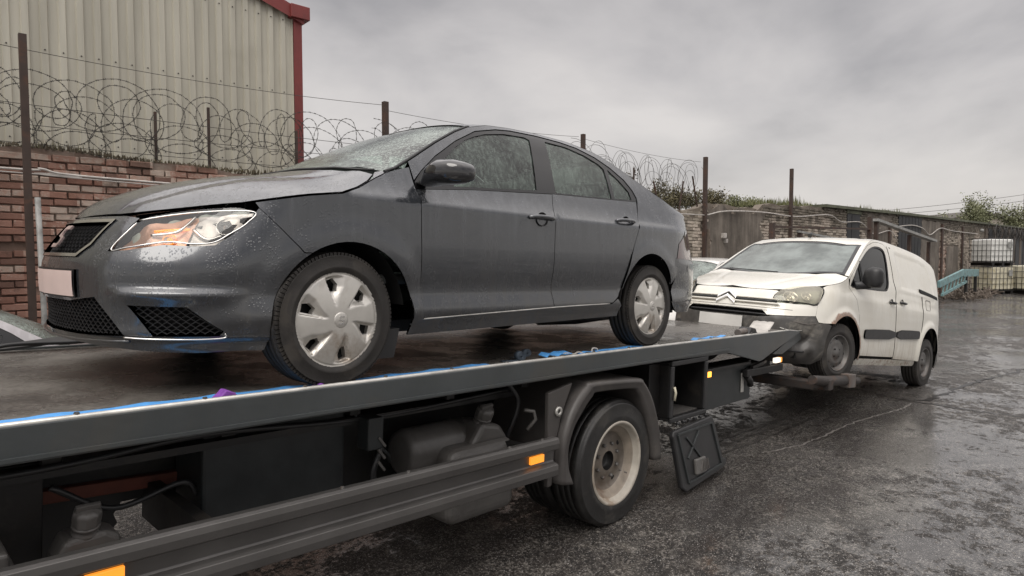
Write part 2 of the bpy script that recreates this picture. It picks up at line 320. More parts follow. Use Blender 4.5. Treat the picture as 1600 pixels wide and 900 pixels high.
    def build(s,name,mat,parent=None,bev=0,seg=2,ang=35,fix=True):
        me=bpy.data.meshes.new(name); me.from_pydata(s.v,[],s.f); me.polygons.foreach_set('use_smooth',s.sm); me.polygons.foreach_set('material_index',s.mi)
        if fix:
            bm=bmesh.new(); bm.from_mesh(me); bmesh.ops.recalc_face_normals(bm,faces=bm.faces); bm.to_mesh(me); bm.free()
        me.update()
        if isinstance(mat,(list,tuple)):
            for q in mat: me.materials.append(M[q])
        o=link(name,me,mat,parent,bev,seg=seg,ang=ang); return o
def copy_obj(o,parent=None,mw=None):
    c=o.copy(); COL.objects.link(c)
    if parent is not None: c.parent=parent
    if mw is not None: c.matrix_world=mw
    for ch in [k for k in bpy.data.objects if k.parent is o]: copy_obj(ch,c)
    return c
def cr(pts,n=24):
    pts=np.array(pts,float);out=[];P=np.vstack([2*pts[0]-pts[1],pts,2*pts[-1]-pts[-2]])
    for i in range(1,len(P)-2):
        a,b,c,d=P[i-1:i+3]
        for t in np.linspace(0,1,n,endpoint=False):
            out.append(.5*((2*b)+(-a+c)*t+(2*a-5*b+4*c-d)*t*t+(-a+3*b-3*c+d)*t**3))
    out.append(pts[-1]);return np.array(out)
class Body:
    """car skin: W(q,z) wraps round the sides (q = length along the plan outline, 0 at the front axle),
    T(x,y) is the top skin (bonnet, screens, roof, boot) that meets W along the edge line"""
    def __init__(s,plan,side,front,rear,fx,rx,edge,cen,n=2.6):
        p=cr(plan);s.p=p;s.s=np.r_[0,np.cumsum(np.hypot(*np.diff(p,axis=0).T))]
        s.s-=s.s[np.argmin(abs(p[:,0]))];s.q0=float(s.s[0]);s.q1=float(s.s[-1])
        s.side=cr(side,8);s.front=cr(front,8);s.rear=cr(rear,8);s.fx=fx;s.rx=rx;s.n=n
        s.edge=np.array(edge,float);s.cen=cr(cen,8)[::-1]
        q=np.linspace(s.q0,s.q1,1500);E=s.W(q,s.ze(q));o=np.argsort(E[:,0],kind='stable')
        s.Ex,s.Ey,s.Ez=E[o,0],E[o,1],E[o,2]
    def ze(s,q): return np.interp(q,s.edge[:,0],s.edge[:,1])
    def W(s,q,z):
        q=np.asarray(q,float);z=np.asarray(z,float);sg=np.where(q-s.q0<0,-1.,1.);qq=s.q0+abs(q-s.q0)
        x=np.interp(qq,s.s,s.p[:,0]);y=np.interp(qq,s.s,s.p[:,1]);e=.03
        dx=np.interp(qq+e,s.s,s.p[:,0])-np.interp(qq-e,s.s,s.p[:,0]);dy=np.interp(qq+e,s.s,s.p[:,1])-np.interp(qq-e,s.s,s.p[:,1])
        Ln=np.hypot(dx,dy)+1e-9
        a=np.interp(z,s.side[:,0],s.side[:,1]);f=np.interp(z,s.front[:,0],s.front[:,1]);r=np.interp(z,s.rear[:,0],s.rear[:,1])
        wf=np.clip((x-s.fx[0])/(s.fx[1]-s.fx[0]),0,1);wf=wf*wf*(3-2*wf)
        wr=np.clip((s.rx[0]-x)/(s.rx[0]-s.rx[1]),0,1);wr=wr*wr*(3-2*wr)
        i=a*(1-wf)*(1-wr)+f*wf+r*wr
        return np.stack([x-(dy/Ln)*i,np.maximum(y+(dx/Ln)*i,0)*sg,z+0*x],-1)
    def T(s,x,y):
        x=np.asarray(x,float);y=np.asarray(y,float)
        ye=np.interp(x,s.Ex,s.Ey);ze=np.interp(x,s.Ex,s.Ez);zc=np.interp(x,s.cen[:,0],s.cen[:,1])
        zc=np.maximum(zc,ze);t=np.clip(abs(y)/np.maximum(ye,1e-4),0,1)
        return np.stack([x+0*y,np.clip(y,-ye,ye),ze+(zc-ze)*(1-t**s.n)],-1)
    def nrm(s,dom,a,b):
        h=.012
        if dom=='W':
            d1=s.W(a+h,b)-s.W(a-h,b); d2=s.W(a,b+h)-s.W(a,b-h); n=np.cross(d1,d2)
            n*=-1   # outward
            c=s.W(a,b); m=(n[...,0]*(c[...,0]+1.3)*.25+n[...,1]*c[...,1])<0
            n=np.where(m[...,None],-n,n)
        else:
            ye=np.maximum(np.interp(a,s.Ex,s.Ey),.02); t=np.clip(b/ye,-.999,.999)
            y1=t*np.interp(a+h,s.Ex,s.Ey); y0=t*np.interp(a-h,s.Ex,s.Ey); d1=s.T(a+h,y1)-s.T(a-h,y0)
            sg=np.where(b>=0,1,-1.); bb=t*ye; d2=(s.T(a,bb)-s.T(a,bb-sg*h))*sg[...,None]; n=np.cross(d1,d2); n=np.where(n[...,2:3]<0,-n,n)
        return n/(np.linalg.norm(n,axis=-1,keepdims=True)+1e-12)
def inpoly(P,poly):
    x,y=P[:,0],P[:,1]; r=np.zeros(len(P),bool); n=len(poly)
    for i in range(n):
        x0,y0=poly[i]; x1,y1=poly[(i+1)%n]
        if y0==y1: continue
        c=((y0>y)!=(y1>y))&(x<(x1-x0)*(y-y0)/(y1-y0)+x0); r^=c
    return r
def chaikin(p,k):
    for _ in range(k):
        q=[];n=len(p)
        for i in range(n):
            a,b=p[i],p[(i+1)%n]; q+= [a*.75+b*.25,a*.25+b*.75]
        p=np.array(q)
    return p
def densify(p,res):
    out=[];n=len(p)
    for i in range(n):
        a,b=p[i],p[(i+1)%n]; k=max(1,int(math.ceil(np.linalg.norm(b-a)/res)))
        for j in range(k): out.append(a+(b-a)*j/k)
    return np.array(out)
def area2(p): return .5*np.sum(p[:,0]*np.roll(p[:,1],-1)-np.roll(p[:,0],-1)*p[:,1])
def shrink(p,g):
    if area2(p)<0: p=p[::-1]
    d1=p-np.roll(p,1,0); d2=np.roll(p,-1,0)-p
    d1/=np.linalg.norm(d1,axis=1)[:,None]+1e-9; d2/=np.linalg.norm(d2,axis=1)[:,None]+1e-9
    n=np.stack([-(d1+d2)[:,1],(d1+d2)[:,0]],-1); n/=np.linalg.norm(n,axis=1)[:,None]+1e-9
    c=np.clip((n*np.stack([-d1[:,1],d1[:,0]],-1)).sum(1),.5,1)
    return p+n*(g/c)[:,None]
def circ(c,r,a0,a1,n=14):
    return [(c[0]+r*math.cos(R(a)),c[1]+r*math.sin(R(a))) for a in np.linspace(a0,a1,n)]
def mesh2d(poly,holes,fn,res):
    """triangulate a 2-D polygon with holes on a grid of spacing res; fn maps to 3-D. returns verts2d, tris, loops"""
    poly=densify(poly,res); holes=[densify(h,res*.8) for h in holes]
    lo=poly.min(0);hi=poly.max(0); gx=np.arange(lo[0]+res/2,hi[0],res); rz_=res*.62; z0_=math.floor(lo[1]/rz_)*rz_; gy=np.arange(z0_,hi[1],rz_)
    G=np.stack(np.meshgrid(gx,gy,indexing='ij'),-1).reshape(-1,2); G[:,0]+=0.5*res*((np.round((G[:,1]-z0_)/rz_).astype(int))%2)
    if len(G):
        k=inpoly(G,poly)
        for h in holes: k&=~inpoly(G,h)
        G=G[k]; B_=np.vstack([poly]+holes)
        if len(G): d=np.sqrt(((G[:,None]-B_[None])**2).sum(-1)).min(1) if len(G)*len(B_)<4e6 else np.ones(len(G)); G=G[d>res*.36]
    loops=[];V=[];E=[]
    for lp in [poly]+holes:
        n0=len(V); V+=lp.tolist(); ids=list(range(n0,n0+len(lp))); loops.append(ids); E+= [(ids[i],ids[(i+1)%len(ids)]) for i in range(len(ids))]
    V+=G.tolist()
    vo,eo,fo,ov,_,_=delaunay_2d_cdt([Vector(v) for v in V],E,[],0,1e-6)
    vo=np.array([(v.x,v.y) for v in vo]); mp={}
    for i,l in enumerate(ov):
        for k in l: mp[k]=i
    F=np.array([f for f in fo if len(f)==3]); C=vo[F].mean(1); k=inpoly(C,poly)
    for h in holes: k&=~inpoly(C,h)
    return vo,F[k],[[mp[i] for i in l] for l in loops]
def panel(name,B,poly,mat,parent,dom='W',off=0.,thick=.012,res=.04,holes=(),gap=.0022,mirror=False,smooth=1,hs=None,disp=None,bothsides=False,label=None):
    poly=np.array(poly,float)
    if smooth: poly=chaikin(poly,smooth)
    poly=shrink(poly,gap); hh=[]
    for h in holes:
        h=np.array(h,float); h=chaikin(h,smooth if hs is None else hs) if (smooth or hs) else h; hh.append(h)
    vo,F,loops=mesh2d(poly,hh,None,res)
    a=vo[:,0].copy();b=vo[:,1].copy()
    fn=B.W if dom=='W' else B.T
    P=fn(a,b); n=B.nrm(dom,a,b); o_=off+(disp(a,b) if disp is not None else 0); P=P+n*(o_[:,None] if hasattr(o_,'__len__') else o_)
    if disp is not None:   # normals follow the displaced skin
        n2=np.zeros_like(P); tv=np.cross(P[F[:,1]]-P[F[:,0]],P[F[:,2]]-P[F[:,0]])
        for k in range(3): np.add.at(n2,F[:,k],tv)
        sgn=np.sign((n2*n).sum(-1,keepdims=True)); n=n2*sgn/(np.linalg.norm(n2,axis=1,keepdims=True)+1e-12)
    V=P.tolist(); NN=n.tolist(); FF=[]
    tn=np.cross(P[F[:,1]]-P[F[:,0]],P[F[:,2]]-P[F[:,0]]); flip=(tn*n[F[:,0]]).sum(1)<0
    for t,fl in zip(F.tolist(),flip): FF.append(tuple(t[::-1]) if fl else tuple(t))
    if thick:
        for lp in loops:
            k=len(V);m=len(lp)
            cen=P[lp].mean(0)
            for i in lp: V.append(P[i].tolist())
            for i in lp: V.append((P[i]-n[i]*thick).tolist())
            for i in range(m):
                j=(i+1)%m; t_=P[lp[j]]-P[lp[i]]; nn=np.cross(t_,n[lp[i]]); nn/=np.linalg.norm(nn)+1e-9
                FF.append((k+i,k+j,k+m+j,k+m+i))
            side=[]
            for i in range(m):
                t_=P[lp[(i+1)%m]]-P[lp[i-1]]; nn=np.cross(t_,n[lp[i]]); nn/=np.linalg.norm(nn)+1e-9; side.append(nn.tolist())
            NN+=side+side
    me=bpy.data.meshes.new(name); me.from_pydata(V,[],FF); me.shade_smooth(); me.update()
    me.normals_split_custom_set_from_vertices(NN)
    o=link(name,me,mat,parent)
    if label: o['label']=label
    if mirror:
        me2=bpy.data.meshes.new(name); V2=[(x,-y,z) for x,y,z in V]; me2.from_pydata(V2,[],[f[::-1] for f in FF]); me2.shade_smooth(); me2.update()
        me2.normals_split_custom_set_from_vertices([(x,-y,z) for x,y,z in NN]); o2=link(name,me2,mat,parent); 
        if label: o2['label']=label
        return o,o2
    return o
def wline(B,pts,off,r,name,mat,parent,mirror=False,n=6,sub=10,dom='W'):
    """thin tube following the skin"""
    c=cr(pts,sub); P=(B.W if dom=='W' else B.T)(c[:,0],c[:,1])+B.nrm(dom,c[:,0],c[:,1])*off
    mb=MB().tube(P,r,n); o=mb.build(name,mat,parent)
    if mirror: MB().tube(P*np.array((1,-1,1)),r,n).build(name,mat,parent)
    return o
# ------------------------------------------------------------ wheels
def tyre(r,wd,rim,name,mat,parent,c,sg=1,n=72,blocks=60,parentless=False):
    """tyre about the y axis; outer face at y = c.y, body goes inward by wd"""
    mb=MB(); w2=wd
    prof=[(rim-.004,-.012),(rim+.006,.0),(rim+.02,.004),(rim+(r-rim)*.30,.010),(rim+(r-rim)*.33,.0085),(rim+(r-rim)*.55,.009),(rim+(r-rim)*.80,.002),(rim+(r-rim)*.84,.0035),(r-.022,-.008),(r-.009,-.018)]
    tr=[]; g=4; x0=-.026; x1=-w2+.026
    for i in range(g):
        a=x0+(x1-x0)*i/g; b=x0+(x1-x0)*(i+1)/g
        tr+=[(r,a-.003),(r,b+.003),(r-.008,b+.001),(r-.008,b-.001)] if i<g-1 else [(r,a-.003),(r,b)]
    prof+=tr+[(r-.009,-w2+.018),(r-.03,-w2+.004),(rim+(r-rim)*.5,-w2-.004),(rim,-w2+.01)]
    mb.lathe(prof,1,c,n=n,sg=sg)
    # shoulder blocks
    for k in range(blocks):
        th=2*math.pi*k/blocks; rd=np.array((math.cos(th),0,math.sin(th))); tg=np.array((-math.sin(th),0,math.cos(th))); 
        mb.obox(np.array(c)+rd*(r-.012)+np.array((0,-.016*sg,0)),rd*.0095,tg*(2*math.pi*r/blocks*.36),np.array((0,.0115,0)))
    return mb.build(name,mat,parent)
# ------------------------------------------------------------ saloon car
SEDAN=dict(plan=[(.910,0),(.893,.2),(.852,.4),(.77,.585),(.62,.722),(.42,.805),(.15,.845),(-.2,.853),(-1.2,.853),(-2.2,.853),(-2.75,.845),(-3.1,.82),(-3.38,.75),(-3.54,.62),(-3.6,.45),(-3.625,.2),(-3.63,0)],
 side=[(.10,.08),(.2,.045),(.26,.028),(.30,.006),(.335,.004),(.37,.012),(.405,.021),(.45,.018),(.52,.006),(.6,-.001),(.7,-.001),(.8,.001),(.85,.002),(.866,.006),(.882,.022),(.92,.042),(.96,.060),(1.05,.095),(1.15,.138),(1.25,.185),(1.33,.225),(1.39,.265),(1.43,.32),(1.46,.42)],
 front=[(.10,.16),(.18,.05),(.24,.015),(.3,.012),(.4,.004),(.5,.0),(.56,.015),(.64,.06),(.70,.105),(.76,.17),(.85,.3),(.95,.5),(1.4,1.2)],
 rear=[(.12,.10),(.2,.04),(.35,0),(.6,0),(.63,.012),(.7,.03),(.85,.06),(.98,.09),(1.05,.15),(1.4,.8)],
 fx=(.2,.72),rx=(-2.9,-3.5),
 edge=[(-1.46,.718),(-1.0,.728),(-.8,.745),(-.42,.785),(-.16,.838),(.0,.862),(.1,.90),(.2,.955),(.266,.988),(.332,1.012),(.479,1.098),(.64,1.194),(.815,1.287),(.927,1.335),(1.1,1.380),(1.3,1.40),(1.55,1.412),(1.87,1.408),(2.13,1.372),(2.28,1.33),(2.41,1.28),(2.55,1.225),(2.8,1.135),(3.0,1.075),(3.3,1.03),(4.6,1.0)],
 cen=[(.93,.60),(.80,.70),(.765,.742),(.71,.795),(.6,.85),(.5,.888),(.3,.94),(.1,.975),(-.05,1.01),(-.25,1.09),(-.5,1.21),(-.75,1.325),(-.98,1.405),(-1.2,1.435),(-1.5,1.45),(-1.9,1.44),(-2.2,1.40),(-2.5,1.32),(-2.8,1.215),(-3.05,1.12),(-3.3,1.07),(-3.63,1.0)])
MBED=Matrix(((.9995942,.00126936,.02845746,-.01346),(-.00100051,.99995476,-.00945958,.00368),(-.02846818,.00942727,.99955024,1.21779),(0,0,0,1)))
M_CAR=MBED@Matrix(((-1,0,0,0),(0,-1,0,.853),(0,0,1,0),(0,0,0,1)))
S=Body(**SEDAN); q0=S.q0
sed=empty('parked_saloon_car','dark graphite grey four-door saloon car, rain-wet, standing on the flatbed of the recovery truck','car',M_CAR)
AF=(.045,.29); AR=(2.555,.315); RA=.355
FR=[(.426,.924),(.438,.966),(.492,1.023),(.614,1.119),(.793,1.23),(.979,1.32),(1.169,1.365),(1.305,1.382),(1.552,1.392),(1.788,1.388),(1.953,1.372),(2.133,1.330),(2.283,1.272),(2.409,1.20),(2.475,1.13),(2.497,1.075),(2.49,1.045)]
belt=[(1.95,1.024),(1.52,1.008),(.83,.962)]
fg=[(.70,.968),(.665,1.105),(.779,1.193),(.879,1.252),(.957,1.285),(1.058,1.318),(1.232,1.350),(1.42,1.362),(1.462,1.350),(1.372,1.018)]
rg=[(1.62,1.366),(1.826,1.362),(2.013,1.330),(2.15,1.286),(2.195,1.255),(2.165,1.04),(1.55,1.02)]
qg=[(2.24,1.258),(2.341,1.190),(2.422,1.115),(2.425,1.055),(2.205,1.045)]
G='graphite'
panel('window_frame',S,FR+belt,'gloss',sed,off=-.004,thick=.02,res=.05,holes=[fg,rg,qg],smooth=0,mirror=True)
for nm,g_ in (('front_side_window',fg),('rear_side_window',rg),('quarter_window',qg)):
    panel(nm,S,g_,'glass',sed,off=-.010,thick=0,gap=-.006,res=.06,smooth=0,mirror=True)
hood_side=[(a,float(S.ze(a))-.004) for a in (-.37,-.28,-.21,-.15,-.1,-.04,.0,.05,.1,.15,.2,.235)]
dfront=[(.43,.924),(.435,.865),(.437,.70),(.45,.406),(.473,.285)]
split=[(1.508,1.006),(1.461,.874),(1.453,.694),(1.453,.572),(1.45,.45),(1.471,.315)]
fen=hood_side+[(.266,.985),(.332,1.010),(.42,1.035),(.424,.98)]+dfront+[(.425,.275)]+circ(AF,RA,-6,122,20)+[(-.178,.592),(-.353,.765)]
def flare(c,r0,h,wd):
    def f(a,b):
        d=np.hypot(a-c[0],b-c[1])-r0; return h*np.exp(-(np.clip(d,0,9)/wd)**4)
    return f
panel('front_wing',S,fen,G,sed,smooth=0,res=.03,mirror=True,disp=flare(AF,RA,.010,.085))
door1=dfront[::-1][::-1]; 
fd=[(.43,.924),(.83,.962),(1.508,1.006)]+split[1:]+[(.475,.287),(.45,.406),(.437,.70),(.435,.865)]
panel('front_door',S,fd,G,sed,smooth=0,res=.045,mirror=True)
rdr=[(2.478,1.045),(2.44,.948),(2.362,.8),(2.292,.657),(2.246,.54),(2.205,.42),(2.16,.365),(2.09,.325)]
rd=[(1.508,1.008),(1.95,1.024)]+rdr+[(1.471,.315),(1.45,.45),(1.453,.572),(1.453,.694),(1.461,.874)]
panel('rear_door',S,rd,G,sed,smooth=0,res=.045,mirror=True)
ed=[(q,float(S.ze(q))) for q in (3.45,3.3,3.15,3.0,2.9,2.8,2.67,2.55,2.41,2.28,2.13,2.0,1.87,1.7,1.55,1.42,1.3,1.2,1.1,1.0,.927,.87,.815,.72,.64,.56,.479,.42)]
side=[(.432,.966)]+FR[2:]+rdr[1:6]+circ(AR,RA,163,22,22)+[(2.97,.52),(2.965,.60),(3.02,.64),(3.12,.70),(3.2,.80),(3.45,.87)]+ed
panel('side_panel',S,side,G,sed,smooth=0,res=.035,mirror=True,disp=flare(AR,RA,.010,.085))
panel('sill',S,[(.40,.20),(.42,.275),(1.47,.309),(2.09,.318),(2.165,.355),(2.21,.30),(2.2,.225),(1.2,.21)],G,sed,off=-.008,smooth=0,mirror=True)
wline(S,[(.45,.283),(1.47,.312),(2.05,.320)],.0,.004,'sill_highlight','edge',sed,True)  # bright tube drawn for the highlight running along the sill
tl=[(2.957,.650),(2.987,.758),(3.2,.868),(3.45,.902),(3.85,.885),(3.85,.70),(3.35,.643)]
panel('tail_light',S,tl,'red',sed,off=.003,smooth=0,mirror=True,thick=.002,gap=-.004)
rb=[(2*q0*0+4.85-.0,.20),(3.6,.20),(3.0,.235),(2.905,.30),(2.905,.36)]
qe=S.q1
rb=[(2.905,.38),(2.96,.50),(2.95,.645),(3.35,.640),(3.9,.65),(qe,.65),(qe,.20),(3.6,.20),(3.05,.225),(2.91,.30)]
panel('rear_bumper',S,rb,G,sed,smooth=0,mirror=True,gap=.0)
panel('boot_face',S,[(3.45,.905),(3.85,.885),(3.85,.70),(3.9,.655),(qe,.655),(qe,1.0),(3.45,1.02)],G,sed,smooth=0,mirror=True,gap=.001)
# front bumper with its openings, built whole across the nose
fdist=lambda w:q0+w
gr=[(q0-.41,.70),(q0+.41,.70),(q0+.37,.60),(q0+.30,.553),(q0-.30,.553),(q0-.37,.60)]
lg=[(q0-.44,.395),(q0-.25,.372),(q0+.25,.372),(q0+.44,.395),(q0+.50,.34),(q0+.595,.248),(q0+.3,.238),(q0-.3,.238),(q0-.595,.248),(q0-.50,.34)]
fo=[(-.845,.370),(-.622,.366),(-.55,.31),(-.488,.268),(-.505,.25),(-.748,.25)]
mir=lambda p:[(2*q0-a,b) for a,b in p]
lt_low=[(-.963,.576),(-.868,.583),(-.713,.608),(-.60,.604),(-.524,.612),(-.466,.651),(-.40,.71),(-.355,.770)]
half=[(q0+.46,.722),(-.895,.712)]+lt_low+[(-.178,.592)]+circ(AF,RA,122,190,12)+[(-.325,.185),(-.6,.178),(-.9,.19),(-1.2,.196)]
bump=half+mir(half)[::-1]
def bd(a,b):
    q=np.abs(a-q0)+q0
    fin=.026*np.exp(-(np.where(b>.418,(b-.418)/.014,(b-.418)/.040))**2)*np.clip((q+.95)/.12,0,1)*np.clip((-.38-q)/.2,0,1)
    low=-.012*np.exp(-((b-.215)/.02)**2)
    arch=.010*np.exp(-(np.clip(np.hypot(q-AF[0],b-AF[1])-RA,0,9)/.085)**4)
    return fin+low+arch
panel('front_bumper',S,bump,G,sed,smooth=0,res=.018,holes=[gr,lg,fo,mir(fo)],thick=.03,disp=bd)
panel('grille_surround',S,np.array(gr)*1.0,'chrome',sed,smooth=0,off=.006,gap=-.004,res=.03,thick=.02,holes=[[(q0-.397,.691),(q0+.397,.691),(q0+.359,.604),(q0+.293,.562),(q0-.293,.562),(q0-.359,.604)]],hs=0)
def meshgrille(name,poly,off,pitch_q,pitch_z,th,parent=sed,mat='black',B=S):
    poly=np.array(poly); lo=poly.min(0);hi=poly.max(0); mb=MB(); k=0; z=lo[1]
    while z<hi[1]:
        for ph in (0,1):
            qs=np.arange(lo[0]-pitch_q,hi[0]+pitch_q,pitch_q/2); zz=z+np.where((np.arange(len(qs))+k+ph)%2==0,pitch_z*.42,-pitch_z*.42)+0*ph
            break
        for i in range(len(qs)-1):
            c=np.array([[(qs[i]+qs[i+1])/2,(zz[i]+zz[i+1])/2]])
            if not inpoly(c,poly)[0]: continue
            a=np.array((qs[i],qs[i+1])); b=np.array((zz[i],zz[i+1])); P=B.W(a,b); n=B.nrm('W',a,b); o1=P+n*off; o2=P+n*(off-.02)
            u=np.array((0,0,th/2)); V=[o1[0]-u,o1[1]-u,o1[1]+u,o1[0]+u,o2[0]-u,o2[1]-u,o2[1]+u,o2[0]+u]
            mb.add(V,[(0,1,2,3),(3,2,6,7),(0,4,5,1),(4,7,6,5)])
        z+=pitch_z; k+=1
    return mb.build(name,mat,parent)
for nm,pl,pq,pz in (('upper_grille',gr,.038,.016),('lower_grille',lg,.032,.0135),('fog_grille',fo,.036,.0125),('fog_grille',mir(fo),.036,.0125)):
    panel(nm+'_backing',S,pl,'void',sed,smooth=0,off=-.045,gap=-.02,thick=0,res=.05)
    meshgrille(nm,pl,-.014,pq,pz,.0028)
wline(S,[(-.86,.246),(-.75,.243),(-.505,.243),(-.482,.262)],.010,.004,'fog_trim','chrome',sed,True)
wline(S,[(q0-.62,.232),(q0-.3,.222),(q0,.22),(q0+.3,.222),(q0+.62,.232)],.008,.006,'chin_lip','graphite',sed)
# badge: slanted S mark made of two angular strokes
def badge_s(cq,cz,s_,off,parent,mat,B=S,fn=None):
    mb=MB(); poly1=[(-.46,.02),(-.46,.40),(-.34,.52),(.50,.52),(.50,.34),(-.18,.34),(-.26,.28),(-.26,.20),(-.18,.12),(.02,.04),(-.10,-.04)]
    poly2=[(-x,-y) for x,y in poly1]
    for pl in (poly1,poly2):
        V=[];n=len(pl)
        for d in (off,off+.008):
            for x,y in pl:
                x2=(x+.18*y)*s_*.8; y2=y*s_
                if fn: V.append(fn(x2,y2,d))
                else:
                    a=np.array([cq+x2]);b=np.array([cz+y2]); V.append((B.W(a,b)+B.nrm('W',a,b)*d)[0])
        mb.add(V,[tuple(range(n)),tuple(range(n,2*n))[::-1]]+[(i,(i+1)%n,n+(i+1)%n,n+i) for i in range(n)])
    return mb.build('badge',mat,parent)
badge_s(q0+.04,.628,.088,.006,sed,'badge')
# number plate
panel('number_plate_holder',S,[(q0-.215,.383),(q0+.325,.383),(q0+.325,.502),(q0-.215,.502)],'black',sed,off=.010,smooth=0,thick=.02,res=.03)
panel('number_plate',S,[(q0-.207,.390),(q0+.317,.390),(q0+.317,.495),(q0-.207,.495)],'plate',sed,off=.014,smooth=0,thick=.004,res=.03)
# headlights
hl=[(-.895,.710),(-.65,.752),(-.37,.775)]+lt_low[::-1][1:]
for sgn in (1,-1):
    pl=hl if sgn==1 else mir(hl)
    lens=panel('headlight',S,pl,'lens',sed,smooth=1,thick=.0,off=.002,res=.03,gap=.004)
    panel('reflector_housing',S,pl,'trim',lens,smooth=1,thick=.0,off=-.055,res=.03,gap=-.002,disp=lambda a,b:.012*np.sin(a*40)+.01*np.sin(b*60))
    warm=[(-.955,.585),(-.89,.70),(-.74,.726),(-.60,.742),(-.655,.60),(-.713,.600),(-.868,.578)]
    panel('warm_reflection_panel',S,warm if sgn==1 else mir(warm),'warmreflection',lens,smooth=0,thick=.0,off=-.035,res=.04,gap=0,disp=lambda a,b:.008*np.sin(a*30+b*20))  # panel that carries the painted warm reflection, no separate indicator part
    sil=[(-.61,.742),(-.38,.757),(-.40,.708),(-.47,.652),(-.53,.616),(-.63,.610)]
    panel('silver_reflector',S,sil if sgn==1 else mir(sil),'silverhousing',lens,smooth=0,thick=.0,off=-.038,res=.03,gap=0,disp=lambda a,b:.010*np.abs(np.sin(a*26+b*14)))
    f=lambda a:a if sgn==1 else 2*q0-a
    def wl(pts,off,r,mat,nm): wline(S,[(f(a),b) for a,b in pts],off,r,nm,mat,lens)
    wl([(-.885,.70),(-.65,.735),(-.385,.752),(-.40,.705),(-.47,.655),(-.53,.620),(-.61,.612),(-.713,.616),(-.868,.591),(-.948,.584),(-.89,.69)],.001,.0032,'chrome','lamp_rim')
    wl([(-.62,.735),(-.66,.69),(-.70,.665),(-.80,.652)],-.02,.006,'chrome','reflector_edge')
    wl([(-.62,.68),(-.56,.64),(-.50,.655)],-.02,.007,'chrome','reflector_edge')
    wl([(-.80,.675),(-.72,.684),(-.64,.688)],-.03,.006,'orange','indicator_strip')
    for cq,cz,r in ((-.49,.700,.034),(-.72,.645,.024)):
        a=np.array([f(cq)]);b=np.array([cz]); c=(S.W(a,b)-S.nrm('W',a,b)*.035)[0]; nn=S.nrm('W',a,b)[0]
        u=np.cross(nn,(0,0,1)); u/=np.linalg.norm(u); v_=np.cross(u,nn)
        mb=MB(); V=[];K=20;pr=[(1.08,.004),(1.04,.005),(1.0,0),(.8,-.012),(.55,-.018),(.35,.004),(.0,.012)]
        for k in range(K):
            th=2*math.pi*k/K
            for rr,d in pr: V.append(c+r*rr*(math.cos(th)*u+math.sin(th)*v_)+nn*d)
        m=len(pr); mb.add(V,[(k*m+i,k*m+i+1,((k+1)%K)*m+i+1,((k+1)%K)*m+i) for k in range(K) for i in range(m-1)],True)
        mb.build('lamp_bowl','chrome' if r>.03 else 'orange',lens)
# top skin
def Epts(a,b,n,ins=0.):
    return [(float(p[0]),float(p[1])-ins) for p in S.W(np.linspace(a,b,n),S.ze(np.linspace(a,b,n)))]
ys=lambda p:[(x,-y) for x,y in p]
hside=Epts(q0+.03,.09,34); hs=hside+[(-.165,.80),(-.215,.765),(-.20,.68),(-.12,.5),(-.05,.25)]
hood=hs+ys(hs)[::-1]
panel('bonnet',S,hood,G,sed,dom='T',smooth=0,res=.045,thick=.010,off=.003,disp=lambda a,b:-.006*np.exp(-((abs(b)-(.30+.28*(.9-a)))/.03)**2)*np.clip((.8-a)/.2,0,1))
ws=Epts(.27,.93,22,.004)[::-1]   # from roof down
ws=[(-.955,.52),(-.95,ws[0][1])]+ws[1:]+[(-.24,.60),(-.135,.4),(-.09,.2)]
wsc=ws+ys(ws)[::-1]
def clampE(p,ins=.004): return [(x,min(y,float(np.interp(x,S.Ex,S.Ey))-ins)) for x,y in p]
wsc=clampE(ws)+ys(clampE(ws))[::-1]
panel('windscreen',S,wsc,'wind',sed,dom='T',smooth=0,res=.05,thick=0,off=-.006,gap=.004)
wring=[(-.94,.0)]
wline(S,clampE(ws,.012)[1:-3],.0,.008,'windscreen_seal','black',sed,True,dom='T')
MB().tube(S.T(np.array([-.25,-.17,-.11,-.08,-.11,-.17,-.25]),np.array([.72,.5,.25,0,-.25,-.5,-.72]))-np.array((.0,0,.0)),.007,6).build('scuttle_trim','black',sed)
rf=Epts(.95,2.36,40,.0); roof_pts=[(-.965,.50)]+rf+[(-2.37,.45),(-2.40,.2)]
panel('roof',S,clampE(roof_pts,0)+ys(clampE(roof_pts,0))[::-1],G,sed,dom='T',smooth=0,res=.05,gap=.0,thick=.02)
rgl=[(-2.415,.2),(-2.385,.45),(-2.38,.50),(-2.97,.60),(-2.99,.3)]
panel('rear_window',S,rgl+ys(rgl)[::-1],'wind',sed,dom='T',smooth=0,res=.06,thick=0,off=-.004)
cp=[(-2.375,.50)]+Epts(2.37,3.03,16)+[(-2.975,.605)]
panel('roof_pillar_skin',S,clampE(cp,0),G,sed,dom='T',smooth=0,res=.05,gap=0,mirror=True)
bl=Epts(3.035,4.9,30)+[(S.Ex[0]+.001,0)]
bl=[p for p in bl if p[1]>.005]; bl=[(-3.0,.3)]+[(-2.985,.61)]+bl
panel('boot_lid',S,bl+ys(bl)[::-1],G,sed,dom='T',smooth=0,res=.05)
panel('scuttle_panel',S,[(.10,-.70),(-.36,-.735),(-.36,.735),(.10,.70)],'black',sed,dom='T',off=-.028,thick=0,smooth=0,res=.08)
wt=Epts(.03,.30,14)+[(-.262,.752),(-.24,.742),(-.226,.755),(-.20,.786),(-.165,.806),(-.09,.816)]
panel('wing_top',S,clampE(wt,0),G,sed,dom='T',smooth=0,res=.03,gap=.0,mirror=True,off=-.001,thick=.01)
